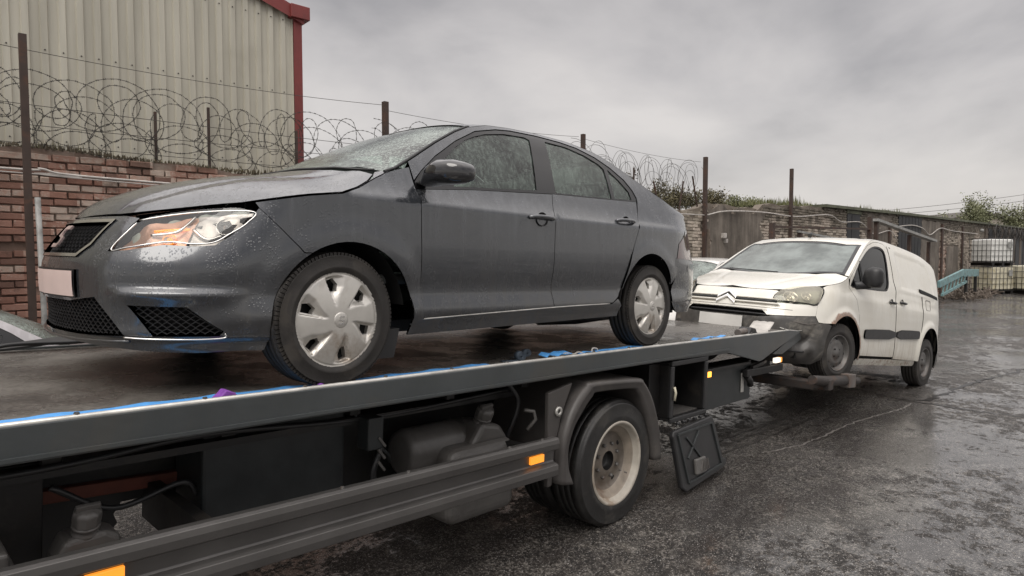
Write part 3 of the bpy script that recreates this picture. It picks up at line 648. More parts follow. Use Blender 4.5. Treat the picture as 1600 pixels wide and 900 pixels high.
panel('slam_panel',S,[(q0-.9,.60),(q0+.9,.62),(-.2,.70),(-.2,.80),(-.6,.757),(-1.0,.728),(q0,.715),(2*q0+1.0,.728),(2*q0+.6,.757),(2*q0+.2,.80),(2*q0+.2,.70)],'void',sed,off=-.075,thick=0,smooth=0,res=.06)
# dark inner shell, wheel wells, underbody and cabin
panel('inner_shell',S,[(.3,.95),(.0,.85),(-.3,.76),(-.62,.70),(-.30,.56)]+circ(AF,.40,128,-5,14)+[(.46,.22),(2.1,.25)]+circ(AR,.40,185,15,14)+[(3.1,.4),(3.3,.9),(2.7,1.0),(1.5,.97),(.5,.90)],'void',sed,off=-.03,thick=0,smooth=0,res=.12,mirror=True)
mb=MB()
mb.box((-3.3,-.62,.20),(.62,.62,.26)); mb.box((-3.45,-.70,.32),(-3.0,.70,.5))
for cx_ in (0,-2.602):
    for sg in (1,-1):
        K=[(cx_+.0+.385*math.cos(R(a)),.30+.385*math.sin(R(a))) for a in np.linspace(8,172,22)]
        for i in range(len(K)-1): mb.add([(K[i][0]*1,sg*.80,K[i][1]),(K[i+1][0],sg*.80,K[i+1][1]),(K[i+1][0],sg*.5,K[i+1][1]),(K[i][0],sg*.5,K[i][1])],[(0,1,2,3)])
        mb.add([(cx_-.39,sg*.52,.22),(cx_+.39,sg*.52,.22),(cx_+.39,sg*.52,.70),(cx_-.39,sg*.52,.70)],[(0,1,2,3)])
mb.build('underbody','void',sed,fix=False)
MB().tube([(-1.9,.35,.17),(-2.3,.38,.16),(-3.2,.4,.2)],.03,8).build('exhaust_pipe','chassis',sed)
mb=MB(); mb.box((-2.9,-.70,.45),(-.3,.70,.5)); mb.box((-.62,-.72,.62),(-.25,.72,.93)); mb.box((-2.95,-.66,.9),(-2.5,.66,.94)); mb.build('cabin_floor','cloth',sed,bev=.03)
def seat(x,y,wd,name):
    mb=MB(); mb.prism([(x+.25,.50),(x+.27,.62),(x-.2,.58),(x-.30,.60),(x-.46,1.08),(x-.38,1.10),(x-.2,.66),(x-.1,.50)],1,y-wd/2,y+wd/2)
    o=mb.build(name,'cloth',sed,bev=.04,seg=3)
    return o
for y in (.36,-.36):
    s_=seat(-1.0,y,.48,'front_seat'); MB().box((-1.53,y-.13,1.12),(-1.43,y+.13,1.30)).build('headrest','cloth',s_,bev=.035,seg=3)
rs=seat(-1.95,0,1.24,'rear_seat')
for y in (.38,-.38): MB().box((-2.47,y-.14,1.06),(-2.37,y+.14,1.20)).build('headrest','cloth',rs,bev=.04,seg=3)
MB().lathe([(.165,-.012),(.178,0),(.165,.012),(.158,0)],0,(-.62,.36,.92),n=32,closed=True).build('steering_wheel','black',sed)
MB().box((-.40,-.65,.90),(-.30,.65,.98)).build('dashboard','black',sed,bev=.03)
# door handles with recessed cups
for cq,cz in ((1.325,.846),(2.225,.888)):
    for sg in (1,-1):
        a=np.array([cq]);b=np.array([cz-.01]); c=S.W(a,b)[0]; mb=MB(); K=24;V=[]
        pr=[(1.0,.002),(.92,-.001),(.6,-.012),(.0,-.016)]
        for k in range(K):
            th=2*math.pi*k/K
            for rr,d in pr: V.append(((c[0]-.005)+.050*rr*math.cos(th),(c[1]+d+.004-(.045*rr*math.sin(th))*.05)*sg,c[2]+.042*rr*math.sin(th)))
        m=len(pr); mb.add(V,[(k*m+i,k*m+i+1,((k+1)%K)*m+i+1,((k+1)%K)*m+i) for k in range(K) for i in range(m-1)],True); cup=mb.build('handle_recess','gloss',sed)
        P=[(c[0]+.10,(c[1]-.001)*sg,cz-.004),(c[0]+.085,(c[1]+.018)*sg,cz),(c[0]+.03,(c[1]+.030)*sg,cz+.003),(c[0]-.05,(c[1]+.028)*sg,cz+.003),(c[0]-.095,(c[1]+.016)*sg,cz+.001),(c[0]-.105,(c[1]-.001)*sg,cz)]
        MB().tube(cr(P,5),[.011]*3+[.0135]*22+[.011]*1 if False else .0125,8).build('door_handle',G,sed)
# mirrors
for sg in (1,-1):
    mb=MB(); secs=[(-.48,.79,.955,.03,.014),(-.48,.86,.957,.055,.020),(-.50,.885,.992,.080,.050),(-.505,.95,1.003,.085,.060),(-.515,1.03,1.0,.078,.056),(-.53,1.085,.995,.050,.040),(-.54,1.10,.992,.02,.022)]
    V=[];K=20
    for x,y,z,rx_,rz in secs:
        for k in range(K):
            th=2*math.pi*k/K; cs,sn=math.cos(th),math.sin(th)
            V.append((x+rx_*np.sign(cs)*abs(cs)**.7,sg*(y+.0),z+rz*np.sign(sn)*abs(sn)**.7))
    F=[(i*K+k,i*K+(k+1)%K,(i+1)*K+(k+1)%K,(i+1)*K+k) for i in range(len(secs)-1) for k in range(K)]+[tuple(range(K)),tuple(range((len(secs)-1)*K,len(secs)*K))]
    mb.add(V,F,True); mr=mb.build('door_mirror','mirrorshell',sed,bev=0)
    MB().obox((-.572,sg*.975,1.0),(.004,.002*sg,0),(0,.066,0),(0,0,.040)).build('mirror_glass','chrome',mr,bev=.003)
    MB().obox((-.545,sg*1.09,.99),(.012,-.008*sg,0),(0,.006,0),(0,0,.008)).build('mirror_indicator','lens',mr)
# wheels
def hubcap(r,c,sg,parent,steer=0):
    """six-window plastic trim, dished facets beside every window"""
    holes=[]; n=6
    for k in range(n):
        th=math.radians(60*k+18); 
        pts=[(.60,-.10),(.60,.12),(.74,.19),(.87,.10),(.85,-.10)]
        holes.append(np.array([(r*a*math.cos(th+b),r*a*math.sin(th+b)) for a,b in pts]))
    poly=np.array([(r*math.cos(t),r*math.sin(t)) for t in np.linspace(0,2*math.pi,72,endpoint=False)])
    vo,F,loops=mesh2d(poly,holes,None,r*.032)
    def H(p):
        rr=np.hypot(p[:,0],p[:,1])/r; th=np.arctan2(p[:,1],p[:,0]); h=.026*(1-rr**2.2)+.004
        ph=(np.degrees(th)-18+30)%60-30          # -30..30 about each window
        edge1=-9-3*(1-rr); wdt=24*np.clip((rr-.2)/.5,0,1)
        inside=np.clip((ph-edge1)/2,0,1)*np.clip((edge1+wdt+6-ph)/14,0,1)*np.clip((rr-.28)/.06,0,1)*np.clip((.93-rr)/.05,0,1)
        h=h-.024*inside*np.clip((rr-.22)/.35,.2,1)
        h=h-.004*np.exp(-((rr-.955)/.012)**2)+.006*np.clip(1-abs(rr-.985)/.02,0,1)
        return h
    z=H(vo); V=[(c[0]+p[0],c[1]+sg*h,c[2]+p[1]) for p,h in zip(vo,z)]; mb=MB(); mb.add(V,F.tolist(),True)
    for lp in loops:
        k=len(mb.v); m=len(lp)
        mb.add([V[i] for i in lp]+[(V[i][0],V[i][1]-sg*.03,V[i][2]) for i in lp],[(i,(i+1)%m,m+(i+1)%m,m+i) for i in range(m)])
    o=mb.build('hubcap','cap',parent)
    MB().lathe([(.0,.034),(r*.13,.033),(r*.165,.030),(r*.175,.024)],1,c,n=32,sg=sg).build('hub_centre','cap',o)
    badge_s(0,0,r*.17,0,o,'chrome',fn=lambda x,y,d:(c[0]+x*-1*(1),c[1]+sg*(.033+d*.4),c[2]+y))
    return o
for ax,st in ((0,R(0)),(-2.602,0)):
    for sg in (1,-1):
        dz=0. if ax==0 else -.012
        wh=bpy.data.objects.new('wheel',None); COL.objects.link(wh); wh.parent=sed; wh.location=(ax,sg*(.838 if ax==0 else .828),.300+dz); wh.rotation_euler=(R(0 if ax==0 else 1.5)*sg,0,(R(3) if ax==0 else 0))
        tyre(.301,.19,.205,'tyre','rubber',wh,(0,.0,0),sg,blocks=96)
        MB().lathe([(.0,-.07),(.15,-.06),(.205,-.03),(.207,-.01)],1,(0,0,0),n=40,sg=sg).build('wheel_disc','void',wh)
        hubcap(.213,(0,-.010*sg,0),sg,wh)
    # brake and suspension block hinted inside
MB().box((-.05,-.70,.26),(.05,.70,.32)).box((-2.65,-.70,.25),(-2.55,.70,.31)).build('axle','chassis',sed)
MB().tube([(-1.62,.0,1.45),(-1.72,0,1.47)],.004,5).build('roof_aerial_stub','black',sed)
for sg in (1,-1): MB().prism([(-.33,.10),(-.22,.10),(-.20,.24),(-.36,.24)],1,sg*.60,sg*.80).build('mud_deflector','black',sed)
# ------------------------------------------------------------ recovery truck (flatbed)
M_TR=MBED@Matrix.Rotation(.008,4,'Y')
trk=empty('recovery_truck','flatbed recovery truck with grey rail, aluminium side guard and open locker behind its wheel','truck',M_TR)
XR=5.36
# deck
V=[];nx=60
mb=MB(); mb.box((-3.2,-.03,-.10),(5.30,2.02,0.0)); dk=mb.build('deck_plate','deck',trk)
# near rail: steel channel lip, bright worn upper edge, deeper plate near the tail
rail=[(-3.2,.028),(5.1,.02),(XR,-.005),(XR,-.02),(4.72,-.16),(4.42,-.232),(4.36,-.236),(3.72,-.112),(2.0,-.082),(-3.2,-.078)]
MB().prism([(x,z) for x,z in rail],1,-.085,-.055).build('side_rail','grey',trk,bev=.005)
MB().prism([(x,-z) for x,z in rail],1,2.03,2.05)
MB().box((-3.2,2.02,-.09),(XR-.06,2.05,.012)).build('far_side_rail','grey',trk,bev=.004)
MB().tube([(-3.2,-.070,.026),(1.0,-.070,.026),(5.05,-.070,.018),(5.33,-.07,-.004)],.011,8).build('rail_edge','edge',trk)
MB().box((-3.2,-.058,-.10),(5.25,-.02,.012)).build('deck_kerb','grey',trk,bev=.003)
MB().box((-3.2,-.10,-.082),(3.7,-.058,-.070)).build('rail_flange','grey',trk)
MB().prism([(5.28,-.005),(5.62,-.05),(5.62,-.065),(5.28,-.10)],1,-.03,2.02).build('tail_ramp','edge',trk,bev=.004)
MB().prism([(5.34,-.01),(5.62,-.055),(5.60,-.075),(5.0,-.22),(4.75,-.20),(5.30,-.05)],1,-.05,-.03).build('tail_gusset','grey',trk,bev=.003)
# bolts and lashing eyes on the rail top
for i,x in enumerate(np.linspace(-1.0,5.0,16)):
    MB().lathe([(0,.008),(.008,.008),(.010,0)],2,(float(x),-.066,.034),n=8,sm=False).build('rail_bolt','guard',trk)
# chassis
for y in (.62,1.42): MB().box((-3.2,y,-.52),(3.9,y+.08,-.24)).build('chassis_rail','chassis',trk,bev=.006)
for x in np.arange(-2.9,5.2,.62): MB().box((float(x),.22,-.20),(float(x)+.06,2.0,-.101)).build('cross_member','chassis',trk,bev=.004)
MB().box((-3.2,.20,-.235),(1.35,.60,-.205)).build('subframe_plate','chassis',trk)
MB().bar((-3.2,.575,-.31),(-.43,.575,-.44),.05,.055).build('rusty_brace','rustdark',trk,bev=.006)
MB().box((-.48,.26,-.60),(.20,.58,-.13)).build('battery_box','panel',trk,bev=.015)
MB().prism([(-3.2,-.24),(1.45,-.28),(1.45,-.80),(-.42,-.80),(-.425,-.66),(-.43,-.53),(-.68,-.47),(-.69,-.52),(-.715,-.56),(-.70,-.60),(-.77,-.70),(-3.2,-.72)],1,.606,.615).build('added_underside_backing','chassis',trk)  # dark backing added to keep the open underside black around its gap
MB().prism([(-.48,-.60),(.20,-.60),(.20,-.98),(-.30,-.98)],1,.30,.58)
MB().tube([(-.3,.75,-.72),(.4,.75,-.78),(1.6,.78,-.76),(2.6,.8,-.7)],.045,10).build('prop_shaft','chassis',trk)
# grey plastic tank with neck and cap
mb=MB(); pr=[(0,-.0),(.07,0),(.105,.012),(.125,.04),(.13,.09),(.13,.42),(.125,.47),(.105,.50),(.0,.505)]
V=[]
mb.lathe([(.0,0),(.09,.0),(.118,.012),(.13,.045),(.13,.35),(.134,.36),(.134,.38),(.13,.39),(.13,.47),(.115,.50),(0,.505)],0,(.56,.30,-.47),n=40); air=mb.build('air_tank','tank',trk)
fu=empty_part=bpy.data.objects.new('diesel_tank',None); COL.objects.link(fu); fu.parent=trk
mb=MB(); mb.box((.72,.05,-.86),(1.24,.50,-.44)); tk=mb.build('tank_body','tank',fu,bev=.07,seg=5)
mb=MB(); mb.prism([(.90,-.46),(1.22,-.46),(1.14,-.36),(1.0,-.33)],1,.10,.34); mb.build('tank_shoulder','tank',fu,bev=.03,seg=3)
def capneck(c,ax,r,parent,mat='tank',big=1):
    c=np.array(c,float); ax=np.array(ax,float); ax/=np.linalg.norm(ax); u=np.cross(ax,(0,1,0)); u/=np.linalg.norm(u); v_=np.cross(ax,u)
    def ring(pr,name,K=28,lobes=0):
        V=[]
        for k in range(K):
            th=2*math.pi*k/K
            for rr,t in pr:
                q=rr*(1+(.05*math.cos(lobes*th) if lobes else 0)); V.append(c+q*(math.cos(th)*u+math.sin(th)*v_)+ax*t)
        m=len(pr); mb=MB(); mb.add(V,[(k*m+i,k*m+i+1,((k+1)%K)*m+i+1,((k+1)%K)*m+i) for k in range(K) for i in range(m-1)],True); return mb.build(name,mat,parent)
    ring([(r*.8,-.02),(r*.8,.015),(r*1.0,.018),(r*1.0,.030),(r*.85,.034),(r*.85,.046),(r*1.0,.05),(r*1.0,.058),(r*.8,.06)],'filler_neck')
    cp=ring([(r*.95,.062),(r*.98,.10),(r*.92,.115),(r*.3,.122),(0,.122)],'filler_cap',K=36,lobes=9)
    mb=MB(); q=c+ax*.128; mb.obox(q,u*r*.85,v_*r*.2,ax*.012); mb.build('cap_grip',mat,cp,bev=.004)
capneck((1.04,.17,-.36),(-.05,-.42,.9),.052,fu)
# washer bottle at far left with a round cap
wb=bpy.data.objects.new('screenwash_bottle',None); COL.objects.link(wb); wb.parent=trk
MB().prism([(-1.01,-.62),(-.80,-.62),(-.82,-.46),(-.87,-.43),(-.99,-.44),(-1.02,-.50)],1,.10,.24).build('bottle_body','tank',wb,bev=.02,seg=3)
capneck((-.925,.15,-.455),(0,-.35,.93),.045,wb)
MB().box((-1.75,.02,-.60),(-1.13,.34,-.47)).box((-1.75,.00,-.47),(-1.16,.30,-.395)).build('grey_step_box','tank',trk,bev=.012,seg=3)
MB().box((-3.2,.30,-.56),(-1.02,.33,-.2)).build('side_shield','chassis',trk,bev=.004)
MB().prism([(-.77,-.66),(-.70,-.60),(-.715,-.56),(-.67,-.53),(-.68,-.49),(-.42,-.545),(-.41,-.63),(-.47,-.70),(-.2,-.70),(-.2,-.30),(-1.0,-.25),(-1.0,-.66)],1,.615,.62)
# side guard: two ribbed aluminium profiles joined by a recessed web
def guardprof(z0):
    p=[(-.150,z0-.085),(-.158,z0-.080),(-.160,z0-.052),(-.150,z0-.046),(-.118,z0-.043),(-.116,z0-.040),(-.116,z0-.0)]
    return p
gz=lambda x:-.395-.0135*(x+1.2)
x0,x1=-3.2,1.375
sec=[(-.100,0),(-.135,.002),(-.150,-.006),(-.154,-.030),(-.150,-.062),(-.135,-.070),(-.112,-.076),(-.108,-.084),(-.108,-.136),(-.112,-.144),(-.135,-.150),(-.150,-.157),(-.154,-.185),(-.150,-.218),(-.135,-.226),(-.100,-.228)]
mb=MB(); V=[(x0,y,gz(x0)+z) for y,z in sec]+[(x1,y,gz(x1)+z) for y,z in sec]; n=len(sec)
mb.add(V,[(i,i+1,n+i+1,n+i) for i in range(n-1)]+[tuple(range(n))[::-1],tuple(range(n,2*n))]); gd=mb.build('side_guard','guard',trk,bev=.002)
for x in (-2.2,-.6,1.15): MB().box((x,-.10,gz(x)-.2),(x+.05,.62,gz(x)-.03)).build('guard_bracket','chassis',trk)
for x in (-.985,1.16): 
    o=MB().box((x,-.126,gz(x)-.128),(x+.115,-.108,gz(x)-.084)).build('marker_lamp','orange',trk,bev=.004)
    MB().box((x+.055,-.128,gz(x)-.124),(x+.060,-.1262,gz(x)-.088)).build('lamp_rib','orange',o)
for x in (-.05,.30,.98,1.25): MB().lathe([(0,.010),(.007,.010),(.009,0)],2,(x,-.125,gz(x)+.0),n=8,sm=False).build('guard_bolt','steelrim',trk)
# rear wheels (twin)
WX,WZ=2.095,-.738
def truckwheel(y,sg,outer):
    wh=bpy.data.objects.new('truck_wheel',None); COL.objects.link(wh); wh.parent=trk; wh.location=(WX,y,WZ); 
    tyre(.428,.245,.272,'tyre','rubber_wet',wh,(0,0,0),sg,n=84,blocks=0)
    if outer:
        mb=MB(); mb.lathe([(.285,.003),(.280,.008),(.268,.006),(.262,-.004),(.259,-.024),(.247,-.030),(.245,-.036)],1,(0,0,0),n=64,sg=sg)
        rm=mb.build('rim','rimwhite',wh)
        MB().lathe([(.245,-.036),(.236,-.050),(.228,-.052),(.222,-.062),(.208,-.066),(.204,-.074),(.199,-.080)],1,(0,0,0),n=64,sg=sg).build('rim_barrel','rimmid',wh)
        MB().lathe([(.199,-.080),(.190,-.092),(.172,-.098),(.150,-.096),(.118,-.088),(.100,-.078),(.066,-.076)],1,(0,0,0),n=64,sg=sg).build('wheel_disc','riminner',wh)
        MB().lathe([(.066,-.077),(.064,-.12),(.055,-.13),(0,-.13)],1,(0,0,0),n=32,sg=sg).build('hub','chassis',wh)
        for k in range(8):
            th=2*math.pi*(k+.5)/8; c=(.118*math.cos(th),sg*-.088,.118*math.sin(th)); MB().lathe([(0,.022),(.010,.022),(.013,.016),(.013,0)],1,c,n=6,sm=False,sg=sg).build('wheel_nut','steelrim',rm)
        for k in range(4):
            th=2*math.pi*(k+.38)/4; c=(.172*math.cos(th),sg*-.0965,.172*math.sin(th)); MB().lathe([(0,.001),(.017,.001),(.018,0)],1,c,n=20,sg=sg).build('hand_hole','void',rm)
        MB().tube([(.16,sg*-.09,-.10),(.18,sg*-.075,-.11),(.20,sg*-.05,-.12)],.005,6).build('valve_stem','steelrim',rm)
    return wh
truckwheel(-.075,-1,True); truckwheel(.20,-1,False); truckwheel(2.05,1,True); truckwheel(1.77,1,False)
MB().box((WX-.08,.2,WZ-.09),(WX+.08,1.8,WZ+.09)).build('axle_beam','chassis',trk,bev=.04)
for k,(pts,r,m_n) in enumerate((([(-3.0,.20,-.16),(-1.2,.19,-.20),(-.5,.2,-.17),(.3,.21,-.22),(1.3,.2,-.19)],.012,'black'),([(.25,.22,-.2),(.35,.18,-.35),(.30,.16,-.5),(.4,.2,-.7)],.016,'black'),([(.22,.25,-.15),(.28,.2,-.3),(.42,.22,-.42),(.5,.3,-.5)],.010,'panel'),([(1.20,.12,-.12),(1.28,.1,-.25),(1.25,.15,-.45),(1.3,.3,-.6)],.014,'black'),([(-1.0,.3,-.3),(-.8,.28,-.42),(-.55,.3,-.38),(-.48,.32,-.45)],.012,'black'),([(2.66,.1,-.12),(2.70,.08,-.3),(2.68,.12,-.5)],.012,'black'))):
    MB().tube(cr(pts,8),r,8).build('hose',m_n,trk)
for z in (-.30,-.36,-.42): MB().bar((.30,.12,z),(.34,.12,z-.05),.012).build('valve_stub','tank',trk)
MB().box((.24,.12,-.36),(.33,.22,-.20)).build('valve_block','panel',trk,bev=.008)
# mudguard: broad flat-topped arch
outer=[(1.445,-.735),(1.455,-.60),(1.475,-.47),(1.53,-.34),(1.61,-.235),(1.70,-.165),(1.78,-.148),(2.28,-.178),(2.37,-.215),(2.47,-.32),(2.54,-.44),(2.60,-.60),(2.632,-.80)]
oc=cr(outer,5)
mb=MB(); n=len(oc); tg=np.gradient(oc,axis=0); tg/=np.linalg.norm(tg,axis=1)[:,None]; nn=np.stack([tg[:,1],-tg[:,0]],-1)
inner=[(1.60,-.765),(1.545,-.66),(1.53,-.54),(1.58,-.42),(1.67,-.32),(1.76,-.245),(1.82,-.222),(2.21,-.245),(2.29,-.28),(2.36,-.37),(2.43,-.50),(2.49,-.65),(2.53,-.80)]
ic=cr(inner,5)
secs=[(0,.55),(0,-.080),(.08,-.100),(.35,-.116),(.45,-.108),(.80,-.108),(.95,-.098),(1.0,-.08),(1.0,.55)]
V=[]
for p,k in zip(oc,ic):
    for d,y in secs: V.append((p[0]+(k[0]-p[0])*d,y,p[1]+(k[1]-p[1])*d))
m=len(secs); F=[(i*m+j,i*m+j+1,(i+1)*m+j+1,(i+1)*m+j) for i in range(n-1) for j in range(m-1)]
mb.add(V,F,True); mb.f+= [tuple(range(m)),tuple(range((n-1)*m,n*m))]; mb.sm+=[False]*2; mb.mi+=[0,0]; mb.build('mudguard','mud',trk)
sk=[(1.44,-.79),(1.57,-.80),(1.60,-.74),(1.63,-.60)]
MB().prism([(1.37,-.18),(1.60,-.14),(1.50,-.33),(1.45,-.5),(1.43,-.75),(1.39,-.75)],1,-.06,-.03).build('mudguard_stay','mud',trk,bev=.006)
MB().lathe([(.012,.0),(.030,.0),(.030,.012),(.012,.012)],1,(1.46,-.075,-.30),n=20,closed=True).build('stay_eyelet','edge',trk)
MB().tube([(1.28,.02,-.40),(1.33,.0,-.34),(1.31,-.0,-.29),(1.26,.03,-.28)],.012,6).build('hose_clip','tank',trk)
# locker: open box with its lid hanging down
bx=bpy.data.objects.new('tool_locker',None); COL.objects.link(bx); bx.parent=trk
lx0,lx1,lz0,lz1=2.77,3.335,-.565,-.115
mb=MB(); mb.box((lx0,-.06,lz0),(lx1,.55,lz0+.02)); mb.box((lx0,-.06,lz1-.02),(lx1,.55,lz1)); mb.box((lx0,-.06,lz0+.02),(lx0+.025,.55,lz1-.02)); mb.box((lx1-.025,-.06,lz0+.02),(lx1,.55,lz1-.02)); mb.box((lx0+.025,.53,lz0+.02),(lx1-.025,.55,lz1-.02)); mb.build('locker_box','chassis',bx,bev=.006)
MB().box((lx0+.03,-.02,lz0+.021),(lx1-.03,.5,lz0+.028)).build('locker_floor','tank',bx)
mb=MB()
for a,b in (((lx0,-.085,lz0-.01),(lx1+.01,-.06,lz0+.03)),((lx0,-.085,lz1-.03),(lx1+.01,-.06,lz1+.01)),((lx0-.01,-.085,lz0+.03),(lx0+.04,-.06,lz1-.03)),((lx1-.04,-.085,lz0+.03),(lx1+.01,-.06,lz1-.03))): MB().box(a,b).build('locker_frame','black',bx,bev=.008)
MB().box((2.62,.02,-.52),(2.77,.5,-.13)).build('locker_side','chassis',bx,bev=.004)
MB().tube([(2.80,-.09,-.30),(2.805,-.10,-.34),(2.80,-.095,-.40)],.010,6).build('yellow_catch','plastic_y',bx)
ld=bpy.data.objects.new('locker_lid',None); COL.objects.link(ld); ld.parent=bx; ld.location=(0,-.10,lz0-.03); ld.rotation_euler=(R(-8),0,0)
MB().prism([(2.76,-.03),(3.36,-.0),(3.40,-.03),(3.50,-.36),(3.55,-.37),(3.55,-.42),(3.50,-.44),(2.87,-.50),(2.81,-.46),(2.74,-.07)],1,-.022,.02).build('lid_skin','black',ld,bev=.012,seg=3)
for a,b in (((2.80,-.026,-.06),(2.90,-.026,-.44)),((2.90,-.026,-.44),(3.45,-.026,-.40)),((3.45,-.026,-.40),(3.34,-.026,-.05)),((3.34,-.026,-.05),(2.80,-.026,-.06)),((2.92,-.026,-.10),(3.2,-.026,-.36)),((3.12,-.026,-.08),(2.92,-.026,-.26))): MB().bar(a,b,.018,.016).build('lid_rib','panel',ld,bev=.003)
MB().box((3.0,-.05,-.40),(3.16,-.02,-.28)).build('lid_latch','tank',ld,bev=.012,seg=3)
for i in range(5): MB().bar((3.10+.02*i,-.05,-.30),(3.06+.03*i,-.055,-.38),.008).build('latch_wire','mud',ld)
for x in np.linspace(2.85,3.30,6): MB().tube([(x,-.09,lz0-.02),(x+.04,-.09,lz0-.02)],.012,8).build('lid_hinge','black',bx)
# rear underrun, light board and side markers
mb=MB(); mb.box((3.42,.02,-.60),(4.42,.045,-.24)); mb.build('rear_light_board','panel',trk,bev=.004)
MB().box((4.20,.005,-.52),(4.25,.018,-.34)).build('board_reflector','edge',trk,bev=.003)
MB().box((3.39,-.03,-.26),(4.3,.02,-.235)).build('board_rail','chassis',trk,bev=.003)
MB().box((3.40,-.04,-.30),(3.50,-.025,-.255)).build('marker_lamp','amberlit',trk,bev=.004)
MB().box((3.8,.10,-.42),(5.0,.18,-.34)).build('underlift_frame','chassis',trk,bev=.006)
MB().box((4.2,.3,-.50),(5.6,.6,-.36)).build('boom_box','chassis',trk,bev=.01)
MB().bar((4.35,-.02,-.30),(4.75,.02,-.28),.03).build('tail_bar','chassis',trk)
MB().tube([(4.25,-.02,-.37),(4.30,-.03,-.42),(4.33,-.02,-.46)],.030,8).build('lift_knuckle','chassis',trk,bev=0)
MB().bar((4.20,-.02,-.34),(5.1,.0,-.36),.05,.07).build('lamp_carrier','chassis',trk,bev=.006)
MB().box((4.86,-.05,-.30),(4.97,-.01,-.25)).build('tail_lamp','whitelamp',trk,bev=.008)
MB().box((4.975,-.05,-.30),(5.01,-.01,-.25)).build('tail_lamp_amber','orange',trk,bev=.006)
# lift arm carrying the van: boom, crossbar, wheel cradles
la=bpy.data.objects.new('lift_arm',None); COL.objects.link(la); la.parent=trk
MB().box((4.9,.55,-.62),(5.9,.85,-.48)).build('boom','rustbar',la,bev=.01)
MB().box((5.35,-.25,-.60),(5.48,1.75,-.50)).build('crossbar','rustbar',la,bev=.015)
MB().tube([(5.02,-.34,-.44),(5.4,-.345,-.49),(6.02,-.35,-.545)],[.045,.052,.055],12).build('cradle_arm','rustbar',la)
MB().box((5.35,-.40,-.58),(5.48,-.2,-.47)).build('arm_socket','rustbar',la,bev=.01)
MB().obox((6.10,-.36,-.555),(.11,0,-.008),(0,.05,0),(0,0,.075)).build('end_plate','barend',la,bev=.01)
MB().tube([(6.2,-.35,-.57),(6.5,-.34,-.60)],[.035,.045],9).build('arm_tip','rustbar',la)
# ------------------------------------------------------------ straps and litter on the deck
def on_truck(o): o.matrix_world=M_TR@o.matrix_world; return o
def ribbon(path,width_vec,th,name,mat,label,cat,group=None,jit=0,parent=None):
    P=np.array(path,float); W_=np.array(width_vec,float); V=[];F=[]
    for i,p in enumerate(P):
        j=(rng.random(3)-.5)*jit*np.array((1,1,.4))
        V+= [p+j,p+W_+j*.5,p+W_+j*.5+np.array((0,0,th)),p+j+np.array((0,0,th))]
    for i in range(len(P)-1):
        a=i*4;b=a+4
        for k in range(4): F.append((a+k,a+(k+1)%4,b+(k+1)%4,b+k))
    F+=[(0,3,2,1),(len(V)-4,len(V)-3,len(V)-2,len(V)-1)]
    mb=MB().add(V,F,False); o=mb.build(name,mat,parent); 
    if parent is None: o.matrix_world=M_TR; tag(o,label,cat,group)
    return o
xs=np.arange(-3.1,1.05,.05)
ribbon([(x,.02+.004*math.sin(x*9),.004+.006*max(0,math.sin(x*23))) for x in xs],(0,.085,0),.004,'lashing_strap','blue','long light blue lashing strap lying along the near deck edge beside the front tyre','strap',jit=.005)
ribbon([(2.05+x*.1,.05+.02*math.sin(x*2.1),.006+.012*abs(math.sin(x*3))) for x in range(8)],(.0,.05,0),.004,'lashing_strap','blue','short crumpled blue strap on the deck behind the rear tyre','strap',jit=.02).location
ribbon([(1.47+.05*x,.05+.012*math.sin(x*2.),.008+.012*abs(math.sin(x*1.7))) for x in range(6)],(0,.07,.01),.004,'lashing_strap','blue','small folded blue strap beside the black webbing rolls','strap',jit=.015)
ribbon([(1.80+.07*x,.035+.012*math.sin(x*3.),.006+.01*abs(math.sin(x*1.3))) for x in range(12)],(0,.035,0),.004,'lashing_strap','blue','thin blue strap trailing along the deck edge ahead of the rear tyre','strap',jit=.012)
ribbon([(3.35+.09*x,.04+.02*math.sin(x*2.),.006+.01*abs(math.sin(x*1.3))) for x in range(7)],(0,.05,0),.004,'lashing_strap','blue','faded blue strap near the tail end of the deck','strap',jit=.015)
def tab(x,y,sx,sz,label):
    P_=[(-.5,0),(-.42,.35),(-.22,.62),(-.05,1.),(.12,.92),(.40,.66),(.5,.35),(.46,0)]
    o=MB().prism([(x+sx*a,.004+sz*b) for a,b in P_],1,y-.012,y+.045).build('strap_loop','purple',bev=.006,seg=3); o.matrix_world=M_TR; tag(o,label,'strap loop','purple loops at the deck edge')
tab(-.50,-.01,.085,.045,'larger purple webbing loop on the blue strap, left of the front tyre'); tab(-.09,.005,.05,.025,'smaller purple webbing loop at the deck edge right beside the front tyre')
def roll(c,r,wd,ax,label):
    ax=np.array(ax,float);ax/=np.linalg.norm(ax);u=np.array((0,0,1.));v_=np.cross(ax,u);c=np.array(c,float)
    th=np.linspace(0,2*math.pi*4.6,150); rr=r*(.25+.75*th/th[-1]); P=[c+a*(math.cos(t)*v_+math.sin(t)*u) for a,t in zip(rr,th)]+[c+v_*r*1.3-u*r*.9,c+v_*r*2.6-u*r*.95,c+v_*r*4-u*r*.97]
    V=[];F=[]
    for p in P: V+=[p-ax*wd/2,p+ax*wd/2]
    for i in range(len(P)-1): F.append((2*i,2*i+1,2*i+3,2*i+2))
    o=MB().add(V,F,True).build('webbing_roll','webbing'); o.matrix_world=M_TR; s=o.modifiers.new('solid','SOLIDIFY'); s.thickness=.003
    tag(o,label,'webbing','rolls of webbing on the deck')
M['webbing']=plain('blue_grey_webbing',(.055,.075,.10),.6,var=.35,nscale=50,bump=.4)
roll((1.27,.09,.032),.030,.052,(-.35,-1,0),'larger rolled blue-grey ratchet webbing on the deck, nearer the front wheel'); roll((1.39,.15,.034),.026,.045,(-.3,-1,.1),'smaller rolled blue-grey webbing behind the larger roll')
